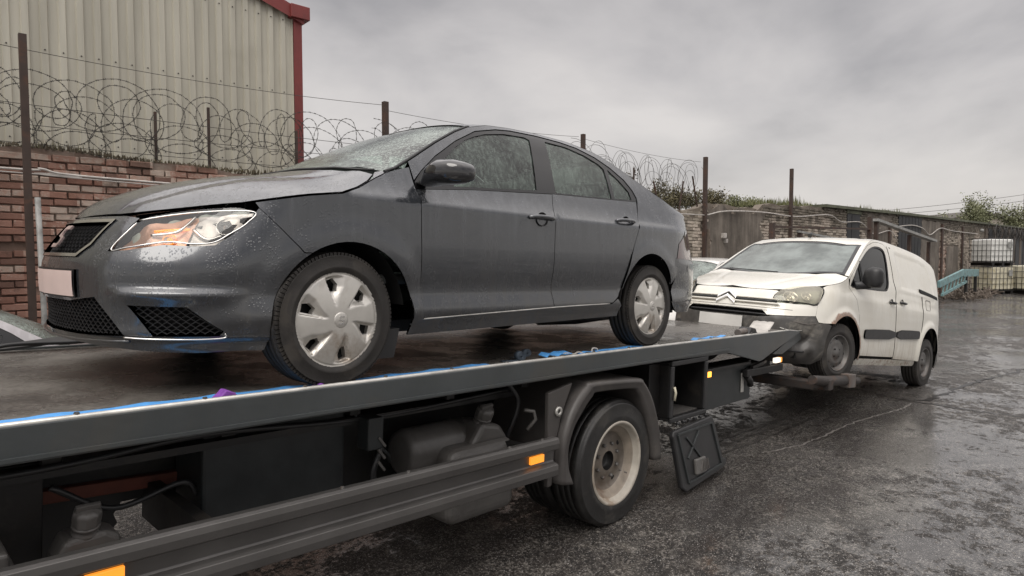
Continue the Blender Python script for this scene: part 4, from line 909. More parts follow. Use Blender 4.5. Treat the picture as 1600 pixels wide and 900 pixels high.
ribbon([(-.95+.05*i,1.90+.004*math.sin(i),.012+.03*math.sin(i*.22)**2) for i in range(15)],(.0,.07,.02),.012,'rubber_strip','black','dark flat rubber strip lying along the far deck edge under the saloon nose','strip',jit=.006)
o=MB().tube(cr([(-1.0,1.88,.01),(-.9,1.86,.05),(-.6,1.88,.045),(-.35,1.86,.055),(-.2,1.90,.03),(-.05,1.93,.02)],6),.011,8).build('air_hose','black'); o.matrix_world=M_TR; tag(o,'black hose resting on the flat rubber strip at the far deck edge','hose')
def hook(pts,label,mat='cardboard',r=.006):
    o=MB().tube(cr(pts,5),r,6).build('strap_hook',mat); o.matrix_world=M_TR; tag(o,label,'hook')
hook([(1.62,.06,.008),(1.68,.07,.02),(1.74,.05,.012),(1.80,.06,.02),(1.84,.04,.008)],'pale curled strap hook lying beyond the folded blue strap')
hook([(1.93,.05,.008),(1.95,.055,.035),(1.99,.05,.03),(2.0,.05,.008)],'small pale wire loop on the deck edge between the blue straps')
def sheet(c,sx,sy,h,mat,name,label,cat,rz=0):
    V=[];F=[];K=7
    for i in range(K):
        for j in range(K):
            V.append((sx*(i/(K-1)-.5),sy*(j/(K-1)-.5),h*(i/(K-1))**1.5+.003*math.sin(3*j+2*i)+.008))
    F=[(i*K+j,(i+1)*K+j,(i+1)*K+j+1,i*K+j+1) for i in range(K-1) for j in range(K-1)]
    o=MB().add(V,F,True).build(name,mat); o.matrix_world=M_TR@Matrix.Translation(c)@Matrix.Rotation(rz,4,'Z'); s=o.modifiers.new('solid','SOLIDIFY'); s.thickness=.006; tag(o,label,cat)
sheet((4.78,.10,.004),.42,.20,.085,'cardboard','bent_sheet','pale bent sheet curling up at the tail end of the deck','sheet',R(12))
o=MB().tube([(4.1,.02,.035),(4.28,.03,.04)],.032,10).build('ratchet_handle','barend'); o.matrix_world=M_TR; tag(o,'worn grey ratchet handle on the deck before the bent sheet','ratchet')
o=MB().prism([(4.28,.005),(4.50,.005),(4.46,.06),(4.36,.075)],1,.0,.12).build('rubber_chock','black',bev=.01); o.matrix_world=M_TR; tag(o,'small black chock beside the ratchet handle at the tail of the deck','chock')
# ------------------------------------------------------------ white panel van on the lift
VAN=dict(plan=[(.93,0),(.92,.25),(.885,.48),(.80,.66),(.66,.79),(.45,.865),(.15,.9),(-.3,.905),(-1.2,.905),(-2.6,.9),(-3.1,.88),(-3.34,.83),(-3.43,.72),(-3.455,.5),(-3.46,0)],
 side=[(.10,.10),(.22,.04),(.3,.012),(.42,.0),(.6,.0),(.8,.002),(.95,.010),(1.03,.03),(1.16,.048),(1.3,.085),(1.45,.125),(1.6,.17),(1.7,.21),(1.77,.27),(1.81,.36),(1.84,.5)],
 front=[(.10,.2),(.2,.06),(.28,.01),(.45,0),(.6,.01),(.66,.03),(.75,.06),(.84,.11),(.92,.18),(1.0,.28),(1.1,.42),(1.5,1.0),(1.84,1.4)],
 rear=[(.1,.1),(.25,.01),(.45,.0),(.9,.02),(1.3,.06),(1.6,.13),(1.75,.2),(1.84,.35)],
 fx=(.1,.75),rx=(-3.0,-3.42),
 edge=[(-1.7,.90),(-1.1,.915),(-.8,.935),(-.5,.975),(-.25,1.035),(-.05,1.09),(.05,1.13),(.12,1.17),(.3,1.29),(.5,1.43),(.7,1.56),(.85,1.64),(1.0,1.70),(1.2,1.745),(1.6,1.775),(2.2,1.785),(2.75,1.76),(3.0,1.72),(3.2,1.66),(3.4,1.62),(4.8,1.60)],
 cen=[(.95,.84),(.88,.885),(.7,.955),(.5,1.025),(.3,1.085),(.1,1.14),(-.05,1.20),(-.3,1.37),(-.55,1.54),(-.72,1.655),(-.9,1.715),(-1.2,1.765),(-1.7,1.80),(-2.4,1.805),(-2.9,1.78),(-3.2,1.74),(-3.46,1.64)])
def euler_m(x,y,z,yw,pt,rl): return Matrix.Translation((x,y,z))@Matrix.Rotation(yw,4,'Z')@Matrix.Rotation(pt,4,'Y')@Matrix.Rotation(rl,4,'X')
VK=1.022
vp=Vector((5.993,.604,.45)); cw=Vector((CX,CY,CZ)); vp=cw+(vp-cw)*VK
M_VAN=Matrix.Translation(vp)@Matrix.Rotation(3.030,4,'Z')@Matrix.Rotation(-.133,4,'Y')@Matrix.Rotation(-.024,4,'X')@Matrix.Scale(VK,4)
V_=Body(**VAN); v0=V_.q0
van=empty('delivery_van','white panel van with dented dark bumper and rusty arch, lifted behind the recovery truck','van',M_VAN)
WM='white'
vm_=lambda p:[(2*v0-a,b) for a,b in p]
vE=lambda a,b,n,ins=0.:[(float(p[0]),float(p[1])-ins) for p in V_.W(np.linspace(a,b,n),V_.ze(np.linspace(a,b,n)))]
def clampV(p,ins=.004): return [(x,min(y,float(np.interp(x,V_.Ex,V_.Ey))-ins)) for x,y in p]
VAF=(.045,.335); VRA=.395; VAR=(2.765,.365)
vl=[(-1.033,.785),(-1.01,.85),(-.966,.90),(-.85,.935),(-.70,.958),(-.5,.985),(-.335,1.0),(-.40,.90),(-.471,.80),(-.60,.795),(-.80,.80)]
dl=[(.12,1.05),(.155,1.03),(.30,.93),(.39,.76),(.45,.55),(.52,.31)]
dt=[(.16,1.16),(.33,1.275),(.545,1.445),(.72,1.55),(.86,1.625),(1.05,1.685),(1.25,1.715),(1.42,1.715),(1.49,1.66),(1.50,1.5),(1.475,1.256),(1.508,1.145),(1.47,.927),(1.51,.574),(1.525,.322)]
win=[(.15,1.055),(.19,1.12),(.411,1.315),(.62,1.455),(.82,1.565),(1.02,1.635),(1.22,1.66),(1.36,1.64),(1.385,1.55),(1.33,1.25),(1.25,1.13),(1.15,1.10),(.411,1.065)]
arcf=circ(VAF,VRA,-8,133,18)
panel('front_wing',V_,[(-.335,1.0)]+[(a,float(V_.ze(a))) for a in np.linspace(-.28,.12,8)]+dl+[(.50,.26)]+arcf+[(-.288,.622),(-.40,.616),(-.481,.618),(-.515,.682),(-.471,.80),(-.40,.90)],WM,van,smooth=0,res=.04,mirror=True,disp=flare(VAF,VRA,.022,.07))
panel('front_door',V_,dt+dl[::-1],WM,van,smooth=0,res=.05,holes=[win],mirror=True,hs=1)
panel('door_glass',V_,win,'vside',van,off=-.012,thick=0,smooth=1,gap=-.004,mirror=True)
panel('window_rubber',V_,win,'black',van,off=-.004,smooth=1,gap=-.002,res=.06,thick=.02,mirror=True,holes=[shrink(chaikin(np.array(win),1),.022)],hs=0)
wline(V_,[(.50,1.07),(.50,1.39)],.0,.010,'quarter_light_bar','black',van,True)
ve=[(q,float(V_.ze(q))) for q in (3.45,3.3,3.2,3.1,3.0,2.9,2.75,2.6,2.4,2.2,2.,1.8,1.6,1.4,1.2,1.1,1.0,.92,.85,.77,.7,.6,.5,.4,.3,.21,.12)]
vs=dt+[(1.53,.30),(2.33,.30)]+circ(VAR,VRA,189,8,20)+[(3.2,.42),(3.22,.62),(3.24,1.1),(3.26,1.5),(3.30,1.6)]+ve[2:]
vs=[(.125,1.14)]+vs
def vd(a,b):
    p=V_; f=flare(VAR,VRA,.022,.07)(a,b)
    pr=-.010*np.exp(-((a-1.70-.03*(b-1))/.012)**2)*(b>1.2)
    rec=-.009*((a>1.72)&(a<3.02-np.clip(b-1.35,0,1)*.55)&(b>1.20)&(b<1.66-np.clip(a-2.2,0,1)*.05))
    return f+rec-.006*np.exp(-((b-1.13)/.02)**2)*(a>1.6)*(a<3.0)
panel('side_panel',V_,vs,WM,van,smooth=0,res=.04,mirror=True,disp=vd)
wline(V_,[(2.375,.30),(2.36,.5),(2.42,.72),(2.45,.95),(2.45,1.16)],.001,.0045,'sliding_door_seam','void',van,True)
wline(V_,[(1.50,1.70),(1.49,1.40),(1.48,1.256),(1.51,1.14),(1.475,.93),(1.51,.57),(1.525,.32)],-.001,.005,'door_seam','void',van,True)
panel('slide_rail',V_,[(2.40,1.205),(3.17,1.165),(3.17,1.215),(2.40,1.258)],'void',van,off=.004,smooth=0,mirror=True,thick=.01)
wline(V_,[(1.80,1.665),(2.35,1.655),(2.66,1.58),(2.86,1.40),(2.95,1.26)],.0,.005,'panel_crease','white_shade',van,True) if 0 else None
panel('side_moulding',V_,[(.55,.515),(.56,.60),(.60,.622),(1.50,.665),(1.50,.545),(.62,.505)],'black',van,off=.018,smooth=1,mirror=True,thick=.02)
panel('side_moulding',V_,[(1.525,.546),(1.525,.666),(2.26,.70),(2.33,.685),(2.33,.60),(2.28,.585)],'black',van,off=.018,smooth=1,mirror=True,thick=.02)
panel('sill',V_,[(.42,.19),(.50,.275),(2.33,.305),(2.375,.25),(2.36,.22)],WM,van,off=-.012,smooth=0,mirror=True)
wline(V_,[(2.60,.99),(2.76,1.0),(2.77,1.06),(2.77,1.12),(2.68,1.125),(2.60,1.12),(2.595,1.05),(2.60,.99)],.001,.003,'fuel_flap_seam','barend',van)
for cq,cz in ((1.335,.985),(1.70,1.01)):
    for sg in (1,-1):
        a=np.array([cq]);b=np.array([cz]); c=V_.W(a,b)[0]
        MB().lathe([(0,-.012),(.03,-.008),(.045,.002),(.048,.0)],1,(c[0],c[1]*sg,c[2]),n=24,sg=sg).build('handle_recess','black',van)
        MB().tube([(c[0]+.075,sg*(c[1]+.0),c[2]),(c[0]+.06,sg*(c[1]+.028),c[2]),(c[0]-.06,sg*(c[1]+.028),c[2]),(c[0]-.08,sg*c[1],c[2])],.015,8).build('door_handle','black',van)
# front: grille band, upper bumper, dark lower bumper
zt=.905
def slotline(z,amp,wd):
    w=np.array([-.62,-.50,-.2,-.13,-.075,0,.075,.13,.2,.50,.62]); return [(v0+a,z+amp*max(0,1-abs(a)/.12)) for a in w]
band=[(v0-.66,.715),(v0-.60,.79),(-2*0+2*v0+1.05,.80),(2*v0+.985,.90)]+[(v0+a,.912) for a in np.linspace(-.62,.62,9)]+[(-.985,.90),(-1.05,.80),(v0+.60,.79),(v0+.66,.715)]
band=[(v0+a,.715) for a in (.80,.4,0,-.4,-.80)]+[(2*v0+.80,.785),(2*v0+1.045,.775),(2*v0+1.02,.86),(2*v0+.975,.905)]+[(v0+a,.912) for a in np.linspace(-.55,.55,9)]+[(-.975,.905),(-1.02,.86),(-1.045,.775),(-.80,.785)]
def slotd(a,b):
    w=np.abs(a-v0); z1=.797+.055*np.clip(1-w/.12,0,1); z2=.738+.055*np.clip(1-w/.12,0,1)
    g=-.016*np.exp(-((b-z1+.008)/.007)**2)*(w<.60)-.014*np.exp(-((b-z2-.004)/.006)**2)*(w<.62)
    return g
panel('grille_band',V_,band,WM,van,smooth=0,res=.016,disp=slotd,thick=.02,gap=.001)
for z_,r_ in ((.806,.010),(.757,.010)):
    c=np.array([(v0+a,z_+(.062 if z_>.79 else .06)*max(0,1-abs(a)/.115)) for a in (-.60,-.45,-.3,-.16,-.115,-.06,0,.06,.115,.16,.3,.45,.60)])
    P=V_.W(c[:,0],c[:,1])+V_.nrm('W',c[:,0],c[:,1])*.010; MB().tube(P,r_,8).build('grille_bar',WM,van)
cz_=[]
c=np.array([(v0+a,.785+.058*max(0,1-abs(a)/.115)) for a in (-.58,-.45,-.3,-.16,-.115,-.06,0,.06,.115,.16,.3,.45,.58)])
P=V_.W(c[:,0],c[:,1])+V_.nrm('W',c[:,0],c[:,1])*.004; MB().tube(P,.011,6).build('grille_slot','panel',van)
for k,zb in enumerate((.800,.748)):   # double chevron emblem
    mb=MB()
    for sg in (1,-1):
        pts=[(0,zb+.075),(.115,zb),(.115,zb-.026),(0,zb+.045)]; a=np.array([v0+sg*p[0] for p in pts]); b=np.array([p[1] for p in pts]); P=V_.W(a,b); n_=V_.nrm('W',a,b)
        mb.add(list(P+n_*.026)+list(P+n_*.0),[(0,1,2,3),(0,4,5,1),(1,5,6,2),(2,6,7,3),(3,7,4,0)])
    mb.build('chevron','chrome',van,bev=.003)
ub=[(v0+a,.71) for a in (-.86,-.5,0,.5,.86)]
ubz=[(-.80,.78),(-.60,.79),(-.471,.795),(-.515,.682),(-.555,.676),(-.80,.655),(-1.062,.640),(-1.13,.695)]
whole=[(v0+.60,.712),(-.80,.712)]+ubz[0:1]+ubz[1:]
whole=[(-.80,.780)]+ubz[1:]+[(v0+.45,.69),(v0,.69)]
whole=whole+vm_(whole)[::-1][1:]+[(2*v0+.80,.712),(v0,.712),(-.80,.712)]
panel('upper_bumper',V_,whole,WM,van,smooth=0,res=.03,thick=.02,gap=.001)
lb=[(-1.062,.637),(-.80,.652),(-.555,.673),(-.515,.679),(-.478,.614),(-.288,.619)]+circ(VAF,VRA,137,196,8)+[(-.46,.17),(-.8,.15),(-1.2,.16),(v0,.17)]
intake=[(v0-.50,.685),(v0-.56,.625),(v0-.42,.60),(v0+.42,.60),(v0+.56,.625),(v0+.50,.685)]
inl=[(v0+.50,.688),(v0+.568,.637)]
lbw=[(v0,.688)]+[(v0+.49,.690)]+lb; lbw=lbw+vm_(lbw)[::-1][1:-1]
def dent(a,b):
    d=-.055*np.exp(-(((a+.72)/.10)**2+((b-.40)/.07)**2))-.03*np.exp(-(((a+.60-.6*(b-.45))/.025)**2+((b-.42)/.12)**2))+.025*np.exp(-(((a+.58)/.06)**2+((b-.33)/.05)**2))
    return d+.004*np.sin(a*31)*np.sin(b*23)
panel('lower_bumper',V_,lbw,'vbump',van,smooth=0,res=.03,thick=.02,gap=.002,holes=[[(v0-.46,.682),(v0-.53,.632),(v0-.40,.612),(v0+.40,.612),(v0+.53,.632),(v0+.46,.682)]],hs=0,disp=dent)
panel('intake_backing',V_,[(v0-.55,.69),(v0-.6,.60),(v0+.6,.60),(v0+.55,.69)],'void',van,off=-.05,smooth=0,thick=0)
wline(V_,[(v0-.5,.648),(v0,.648),(v0+.5,.648)],-.02,.012,'intake_slat','black',van)
wline(V_,[(-.92,.52),(-.80,.50),(-.70,.515)],.006,.004,'bumper_scuff','edge',van)
for sg_ in (0,1):
    pf=[(-.98,.40),(-.84,.385),(-.83,.47),(-.97,.485)]; pf=pf if sg_==0 else vm_(pf)
    panel('fog_recess',V_,pf,'void',van,off=-.004,smooth=2,thick=0,res=.03,gap=-.004); wline(V_,pf+[pf[0]],.004,.006,'fog_surround','black',van)
wline(V_,[(v0-.9,.30),(v0-.45,.285),(v0,.28),(v0+.45,.285),(v0+.9,.30)],.012,.010,'bumper_lip','black',van)
wline(V_,[(-.80,.60),(-.66,.585),(-.52,.60)],.004,.004,'bumper_scuff','barend',van)
MB().box((.945,-.26,.475),(.957,.26,.60)).build('number_plate','plate_w',van,bev=.002)
for sgn in (1,-1):
    pl=vl if sgn==1 else vm_(vl); f=(lambda a:a) if sgn==1 else (lambda a:2*v0-a)
    lens=panel('headlight',V_,pl,'lens_y',van,smooth=1,thick=0,off=.012,res=.03,gap=.004,disp=lambda a,b:.015*np.clip((b-.79)/.05,0,1)*np.clip((1.0-b)/.05,0,1))
    panel('reflector_housing',V_,pl,'trim',lens,smooth=1,thick=0,off=-.05,res=.04,gap=-.002)
    wline(V_,[(f(a),b) for a,b in [(-1.02,.795),(-.95,.89),(-.70,.945),(-.35,.99),(-.475,.81),(-.62,.80),(-.85,.80),(-1.02,.795)]],.004,.007,'lamp_edge','black',lens)
    for cq,cz,r in ((-.80,.865,.072),(-.56,.895,.050)):
        a=np.array([f(cq)]);b=np.array([cz]); nn=V_.nrm('W',a,b)[0]; c=(V_.W(a,b))[0]-nn*.03
        u=np.cross(nn,(0,0,1)); u/=np.linalg.norm(u); w_=np.cross(u,nn); mb=MB();VV=[];K=24;pr=[(1.15,.012),(1.0,.016),(.9,-.005),(.6,-.02),(.4,-.022),(.3,.002),(0,.008)]
        for k in range(K):
            th=2*math.pi*k/K
            for rr,d in pr: VV.append(c+r*rr*(math.cos(th)*u+math.sin(th)*w_)+nn*d)
        m=len(pr); mb.add(VV,[(k*m+i,k*m+i+1,((k+1)%K)*m+i+1,((k+1)%K)*m+i) for k in range(K) for i in range(m-1)],True); mb.build('lamp_bowl','chrome',lens)
# top skin of the van
vh=vE(v0+.02,.10,34)+[(-.12,.72),(-.03,.5),(.03,.25)]; vh=clampV(vh,0)
panel('bonnet',V_,vh+ys(vh)[::-1],WM,van,dom='T',smooth=0,res=.045,thick=.012,off=.002,disp=lambda a,b:-.006*np.exp(-((abs(b)-(.25+.3*(.9-a)))/.03)**2)*np.clip((.8-a)/.2,0,1))
vw=[(-.70,.3),(-.695,.55)]+clampV(vE(.135,.80,20)[::-1],.045)+[(-.10,.60),(-.02,.4),(.03,.2)]
panel('windscreen',V_,vw+ys(vw)[::-1],'vglass',van,dom='T',smooth=0,res=.05,thick=0,off=-.004)
vw2=[(-.665,.3),(-.66,.52)]+clampV(vE(.165,.74,20)[::-1],.085)+[(-.125,.58),(-.05,.38),(.0,.2)]
panel('windscreen_frame',V_,vw+ys(vw)[::-1],'gloss',van,dom='T',smooth=0,res=.06,thick=0,off=-.002,holes=[vw2+ys(vw2)[::-1]],hs=0)
vpil=clampV(vE(.125,.83,22),0); vin=clampV(vE(.125,.80,20)[::-1],.045)
panel('pillar_skin',V_,vpil+vin,WM,van,dom='T',smooth=0,res=.03,gap=0,mirror=True)
vr=[(-.71,.3),(-.705,.55)]+clampV(vE(.81,3.60,60),0)+[(-3.458,.3)]
panel('roof',V_,vr+ys(vr)[::-1],WM,van,dom='T',smooth=0,res=.06,gap=0,disp=lambda a,b:-.008*np.exp(-((abs(b)-.50)/.018)**2)*np.clip((-a-.9)/.2,0,1))
panel('scuttle',V_,[(.12,-.72),(-.2,-.74),(-.2,.74),(.12,.72)],'black',van,dom='T',off=-.03,thick=0,smooth=0)
qv=V_.q1
panel('rear_corner',V_,[(3.22,.45),(3.24,1.1),(3.26,1.5),(3.30,1.6),(3.45,1.618),(qv,1.60),(qv,.45)],WM,van,smooth=0,mirror=True,gap=0)
panel('rear_bumper',V_,[(3.14,.36),(3.20,.60),(3.5,.60),(qv,.60),(qv,.25),(3.4,.22),(3.17,.24)],'vbump',van,smooth=0,mirror=True,off=.012,gap=0)
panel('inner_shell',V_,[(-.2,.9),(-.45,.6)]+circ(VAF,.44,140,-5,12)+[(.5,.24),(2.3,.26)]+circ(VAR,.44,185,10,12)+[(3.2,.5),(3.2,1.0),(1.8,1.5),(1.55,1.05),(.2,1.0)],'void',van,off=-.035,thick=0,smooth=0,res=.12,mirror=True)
mb=MB(); mb.box((-3.3,-.75,.22),(.7,.75,.28)); mb.box((-1.62,-.70,.3),(-1.58,.70,1.70))
for cx_ in (0,-2.728):
    for sg in (1,-1):
        K=[(cx_+.42*math.cos(R(a)),.33+.42*math.sin(R(a))) for a in np.linspace(8,172,18)]
        for i in range(len(K)-1): mb.add([(K[i][0],sg*.85,K[i][1]),(K[i+1][0],sg*.85,K[i+1][1]),(K[i+1][0],sg*.5,K[i+1][1]),(K[i][0],sg*.5,K[i][1])],[(0,1,2,3)])
        mb.add([(cx_-.42,sg*.52,.2),(cx_+.42,sg*.52,.2),(cx_+.42,sg*.52,.76),(cx_-.42,sg*.52,.76)],[(0,1,2,3)])
mb.build('underbody','void',van,fix=False)
MB().box((-.55,-.72,.95),(-.2,.72,1.06)).build('dashboard','black',van,bev=.04)
for y in (.40,-.40):
    mb=MB(); mb.prism([(-.85,.55),(-.80,.75),(-1.25,.72),(-1.42,1.35),(-1.30,1.38),(-1.15,.82)],1,y-.24,y+.24); s_=mb.build('front_seat','cloth',van,bev=.04); MB().box((-1.44,y-.13,1.38),(-1.34,y+.13,1.56)).build('headrest','cloth',s_,bev=.03)
MB().lathe([(.175,-.012),(.19,0),(.175,.012),(.168,0)],0,(-.62,.40,1.05),n=28,closed=True).build('steering_wheel','black',van)
for sg in (1,):
    mr=bpy.data.objects.new('door_mirror',None); COL.objects.link(mr); mr.parent=van
    MB().box((-.46,sg*.90-.055,1.13),(-.30,sg*.90+.16 if sg>0 else -.90-.16+.11,1.14))
    mb=MB(); K=20; V=[]
    for t_,rx_,rz,z in ((.0,.03,.05,1.18),(.02,.07,.10,1.19),(.10,.085,.118,1.20),(.17,.075,.108,1.20),(.20,.03,.06,1.20)):
        for k in range(K):
            th=2*math.pi*k/K; cs,sn=math.cos(th),math.sin(th); V.append((-.42+rx_*np.sign(cs)*abs(cs)**.6,sg*(.90+t_),z+rz*np.sign(sn)*abs(sn)**.6))
    mb.add(V,[(i*K+k,i*K+(k+1)%K,(i+1)*K+(k+1)%K,(i+1)*K+k) for i in range(4) for k in range(K)]+[tuple(range(K)),tuple(range(4*K,5*K))],True); mb.build('mirror_shell','black',mr)
    MB().tube([(-.30,sg*.84,1.09),(-.38,sg*.90,1.10),(-.42,sg*.98,1.11)],[.05,.045,.035],10).build('mirror_arm','black',mr)
for ax in (0,-2.728):
    for sg in (1,-1):
        wh=bpy.data.objects.new('wheel',None); COL.objects.link(wh); wh.parent=van; wh.location=(ax,sg*.885,.32 if ax==0 else .285); wh.rotation_euler=(0,0,R(-9) if ax==0 else 0)
        tyre(.322,.20,.197,'tyre','rubber',wh,(0,0,0),sg)
        mb=MB(); mb.lathe([(.200,-.006),(.196,.002),(.186,-.004),(.180,-.03),(.168,-.045),(.160,-.048),(.135,-.026),(.10,-.022),(.06,-.030),(.045,-.012),(.0,-.010)],1,(0,0,0),n=40,sg=sg); rm=mb.build('rim','steelrim',wh)
        for k in range(8):
            th=2*math.pi*k/8; MB().lathe([(0,.0015),(.013,.001),(.014,0)],1,(.148*math.cos(th),sg*-.034,.148*math.sin(th)),n=12,sg=sg).build('vent_hole','void',rm)
        for k in range(4):
            th=2*math.pi*(k+.5)/4; MB().lathe([(0,.014),(.009,.014),(.010,0)],1,(.052*math.cos(th),sg*-.026,.052*math.sin(th)),n=6,sm=False,sg=sg).build('wheel_bolt','chassis',rm)
MB().tube([(-.90,0,1.745),(-.93,0,1.765),(-.955,0,1.80)],[.03,.018,.005],8).build('aerial_base','black',van)
MB().tube(V_.T(np.array([.02,-.02,-.10]),np.array([.1,-.25,-.60]))+np.array((-.02,0,.012)),.005,6).build('wiper','black',van)
# ------------------------------------------------------------ two more parked cars seen in part (same hatch body built from the saloon skin)
def simple_car(name,label,mw,paintm,cat='car'):
    root=empty(name,label,cat,mw)
    D=dict(SEDAN); B=Body(**D)
    edq=[(q,float(B.ze(q))) for q in np.linspace(3.4,.0,40)]
    bon=clampE(Epts(q0+.03,.25,30),0)+[(-.24,.6),(-.13,.4),(-.075,.2)]
    panel('body_side',B,[(q0+.02,.20)]+[(q0+.02,.70)]+[(a,float(B.ze(a))) for a in np.linspace(-1.2,.40,18)]+[(.426,.95)]+belt[::-1]+[(2.49,1.045)]+[(3.4,1.03),(3.4,.24)]+circ(AR,RA,10,178,14)+[(2.15,.22),(.42,.22)]+circ(AF,RA,-8,185,14)+[(-.32,.19),(-.8,.19)],paintm,root,smooth=0,res=.07,mirror=True,gap=0)
    panel('roof_frame',B,FR[1:]+[(2.55,1.05),(3.35,1.03)]+edq[1:36]+[(.42,1.0)],paintm,root,smooth=0,res=.06,mirror=True,gap=0)
    panel('window_trim',B,FR+belt,'gloss',root,off=-.004,smooth=0,res=.06,holes=[fg,rg,qg],mirror=True)
    for g_ in (fg,rg,qg): panel('side_window',B,g_,'vside',root,off=-.01,thick=0,smooth=0,gap=-.005,mirror=True)
    panel('bonnet',B,bon+ys(bon)[::-1],paintm,root,dom='T',smooth=0,res=.06)
    panel('windscreen',B,wsc,'wind',root,dom='T',smooth=0,res=.07,thick=0,off=-.004)
    panel('roof',B,clampE(roof_pts,0)+ys(clampE(roof_pts,0))[::-1],paintm,root,dom='T',smooth=0,res=.07,gap=0)
    panel('rear_window',B,rgl+ys(rgl)[::-1],'wind',root,dom='T',smooth=0,res=.07,thick=0)
    panel('boot_lid',B,bl+ys(bl)[::-1],paintm,root,dom='T',smooth=0,res=.07)
    panel('pillar_skin',B,clampE(cp,0),paintm,root,dom='T',smooth=0,res=.06,gap=0,mirror=True)
    qq=B.q1; panel('rear_end',B,[(3.38,.22),(3.38,1.04),(qq,1.0),(qq,.22)],paintm,root,smooth=0,mirror=True,gap=0,res=.08)
    panel('rear_light',B,tl,'red',root,smooth=0,mirror=True,off=.004)
    MB().box((-3.2,-.62,.2),(.6,.62,.5)).build('underbody','void',root)
    for y in (.36,-.36): MB().prism([(-1.05,.6),(-1.1,.7),(-1.45,1.2),(-1.36,1.22),(-1.0,.7)],1,y-.22,y+.22).build('seat','cloth',root,bev=.03)
    for ax in (0,-2.602):
        for sg in (1,-1):
            wh=bpy.data.objects.new('wheel',None); COL.objects.link(wh); wh.parent=root; wh.location=(ax,sg*.83,.30); tyre(.301,.19,.205,'tyre','rubber',wh,(0,0,0),sg,n=40,blocks=30); MB().lathe([(.205,0),(.19,-.01),(.1,.01),(0,.015)],1,(0,0,0),n=32,sg=sg).build('rim','steelrim',wh)
    return root

def mcar(x,y,yaw,sx,sy,sz): return Matrix.Translation((x,y,0))@Matrix.Rotation(yaw,4,'Z')@Matrix.Diagonal((sx,sy,sz,1))
simple_car('parked_hatchback','silver car beyond the deck by the brick wall, only windscreen pillar and bonnet showing',mcar(-.03,4.28,0,1,1,1.09),'silver')
simple_car('parked_people_carrier','white car mostly hidden behind the lifted van, roof and windscreen corner showing',mcar(9.4,4.0,R(180),1.12,1.1,1.22),'white2')
# ------------------------------------------------------------ yard, walls and background
WP=Vector((-.17,5.73,0)); WD=Vector((math.cos(R(-3.7)),math.sin(R(-3.7)),0)); WN=Vector((-WD.y,WD.x,0))
M_W=Matrix(((WD.x,WN.x,0,WP.x),(WD.y,WN.y,0,WP.y),(0,0,1,0),(0,0,0,1)))      # wall frame: x along, y behind, z up
def gm():
    # one sheet, finer near the yard, with shallow undulation
    xs_=np.r_[np.linspace(-900,-12,8),np.linspace(-10,50,150),np.linspace(60,900,10)]; ys_=np.r_[np.linspace(-900,-14,8),np.linspace(-12,14,90),np.linspace(20,900,10)]
    X,Y=np.meshgrid(xs_,ys_,indexing='ij')
    near=np.clip((60-abs(X-20))/20,0,1)*np.clip((16-abs(Y))/4,0,1)
    Z=near*(.012*np.sin(X*.9+Y*.7)+.010*np.sin(X*1.9-Y*1.3+1)+.006*np.sin(X*3.7+Y*2.9))-.012
    nx,ny=X.shape; V=np.stack([X,Y,Z],-1).reshape(-1,3); F=[(i*ny+j,(i+1)*ny+j,(i+1)*ny+j+1,i*ny+j+1) for i in range(nx-1) for j in range(ny-1)]
    return MB().add(V,F,True)
tag(gm().build('ground','asphalt',fix=False),kind='structure')
def gz_(x,y): return .012*math.sin(x*.9+y*.7)+.010*math.sin(x*1.9-y*1.3+1)+.006*math.sin(x*3.7+y*2.9)-.012
def crack(name,pts,wd,mat,jit=.03,label=None,h=.004):
    c=cr(pts,14); V=[];F=[]; tg=np.gradient(c,axis=0); tg/=np.linalg.norm(tg,axis=1)[:,None]
    for i,(p,t_) in enumerate(zip(c,tg)):
        n=np.array((-t_[1],t_[0])); w_=wd*(.4+rng.random()*.9); o=(rng.random()-.5)*jit; a=p+n*(o+w_/2); b=p+n*(o-w_/2); V+=[(a[0],a[1],gz_(*a)+h),(b[0],b[1],gz_(*b)+h)]
    F=[(2*i,2*i+1,2*i+3,2*i+2) for i in range(len(c)-1)]
    tag(MB().add(V,F,True).build(name,mat,fix=False),kind='structure')
crack('joint_seam',[(4.29,-.14),(4.85,-.28),(5.51,-.37),(6.2,-.46),(6.97,-.62),(7.5,-.67)],.020,'seam',.035)
crack('crack',[(7.76,-.2),(7.66,-.72),(7.66,-1.27),(7.70,-1.76),(7.62,-2.6),(7.8,-3.6)],.045,'crack',.05)
crack('crack',[(7.75,-.72),(9.43,-1.02),(11.57,-1.4),(14,-1.9)],.06,'crack',.10)
for k,(dy,x1_) in enumerate(((0,6.1),(.13,5.6),(.24,5.9))): crack('wheel_track',[(4.0+k*.2,.10+dy),(5.0,.04+dy),(x1_,-.04+dy)],.014,'crack',.012)
# loose stones
mb=MB()
for i in range(1500):
    x=rng.uniform(1.,9); y=rng.uniform(-4,1.5); r=rng.uniform(.003,.008)*(1 if rng.random()>.02 else 2); c=np.array((x,y,gz_(x,y)+r*.2)); a=[c+r*np.array(q)*rng.uniform(.6,1.3,3) for q in ((1,0,0),(-.3,1,0),(-.5,-.8,0),(0,0,1))]
    mb.add(a,[(0,1,3),(1,2,3),(2,0,3)])
M['grit']=plain('grit',(.16,.145,.13),.5,var=.5,nscale=3,pos=True)
tag(mb.build('gravel','grit',fix=False),kind='stuff')
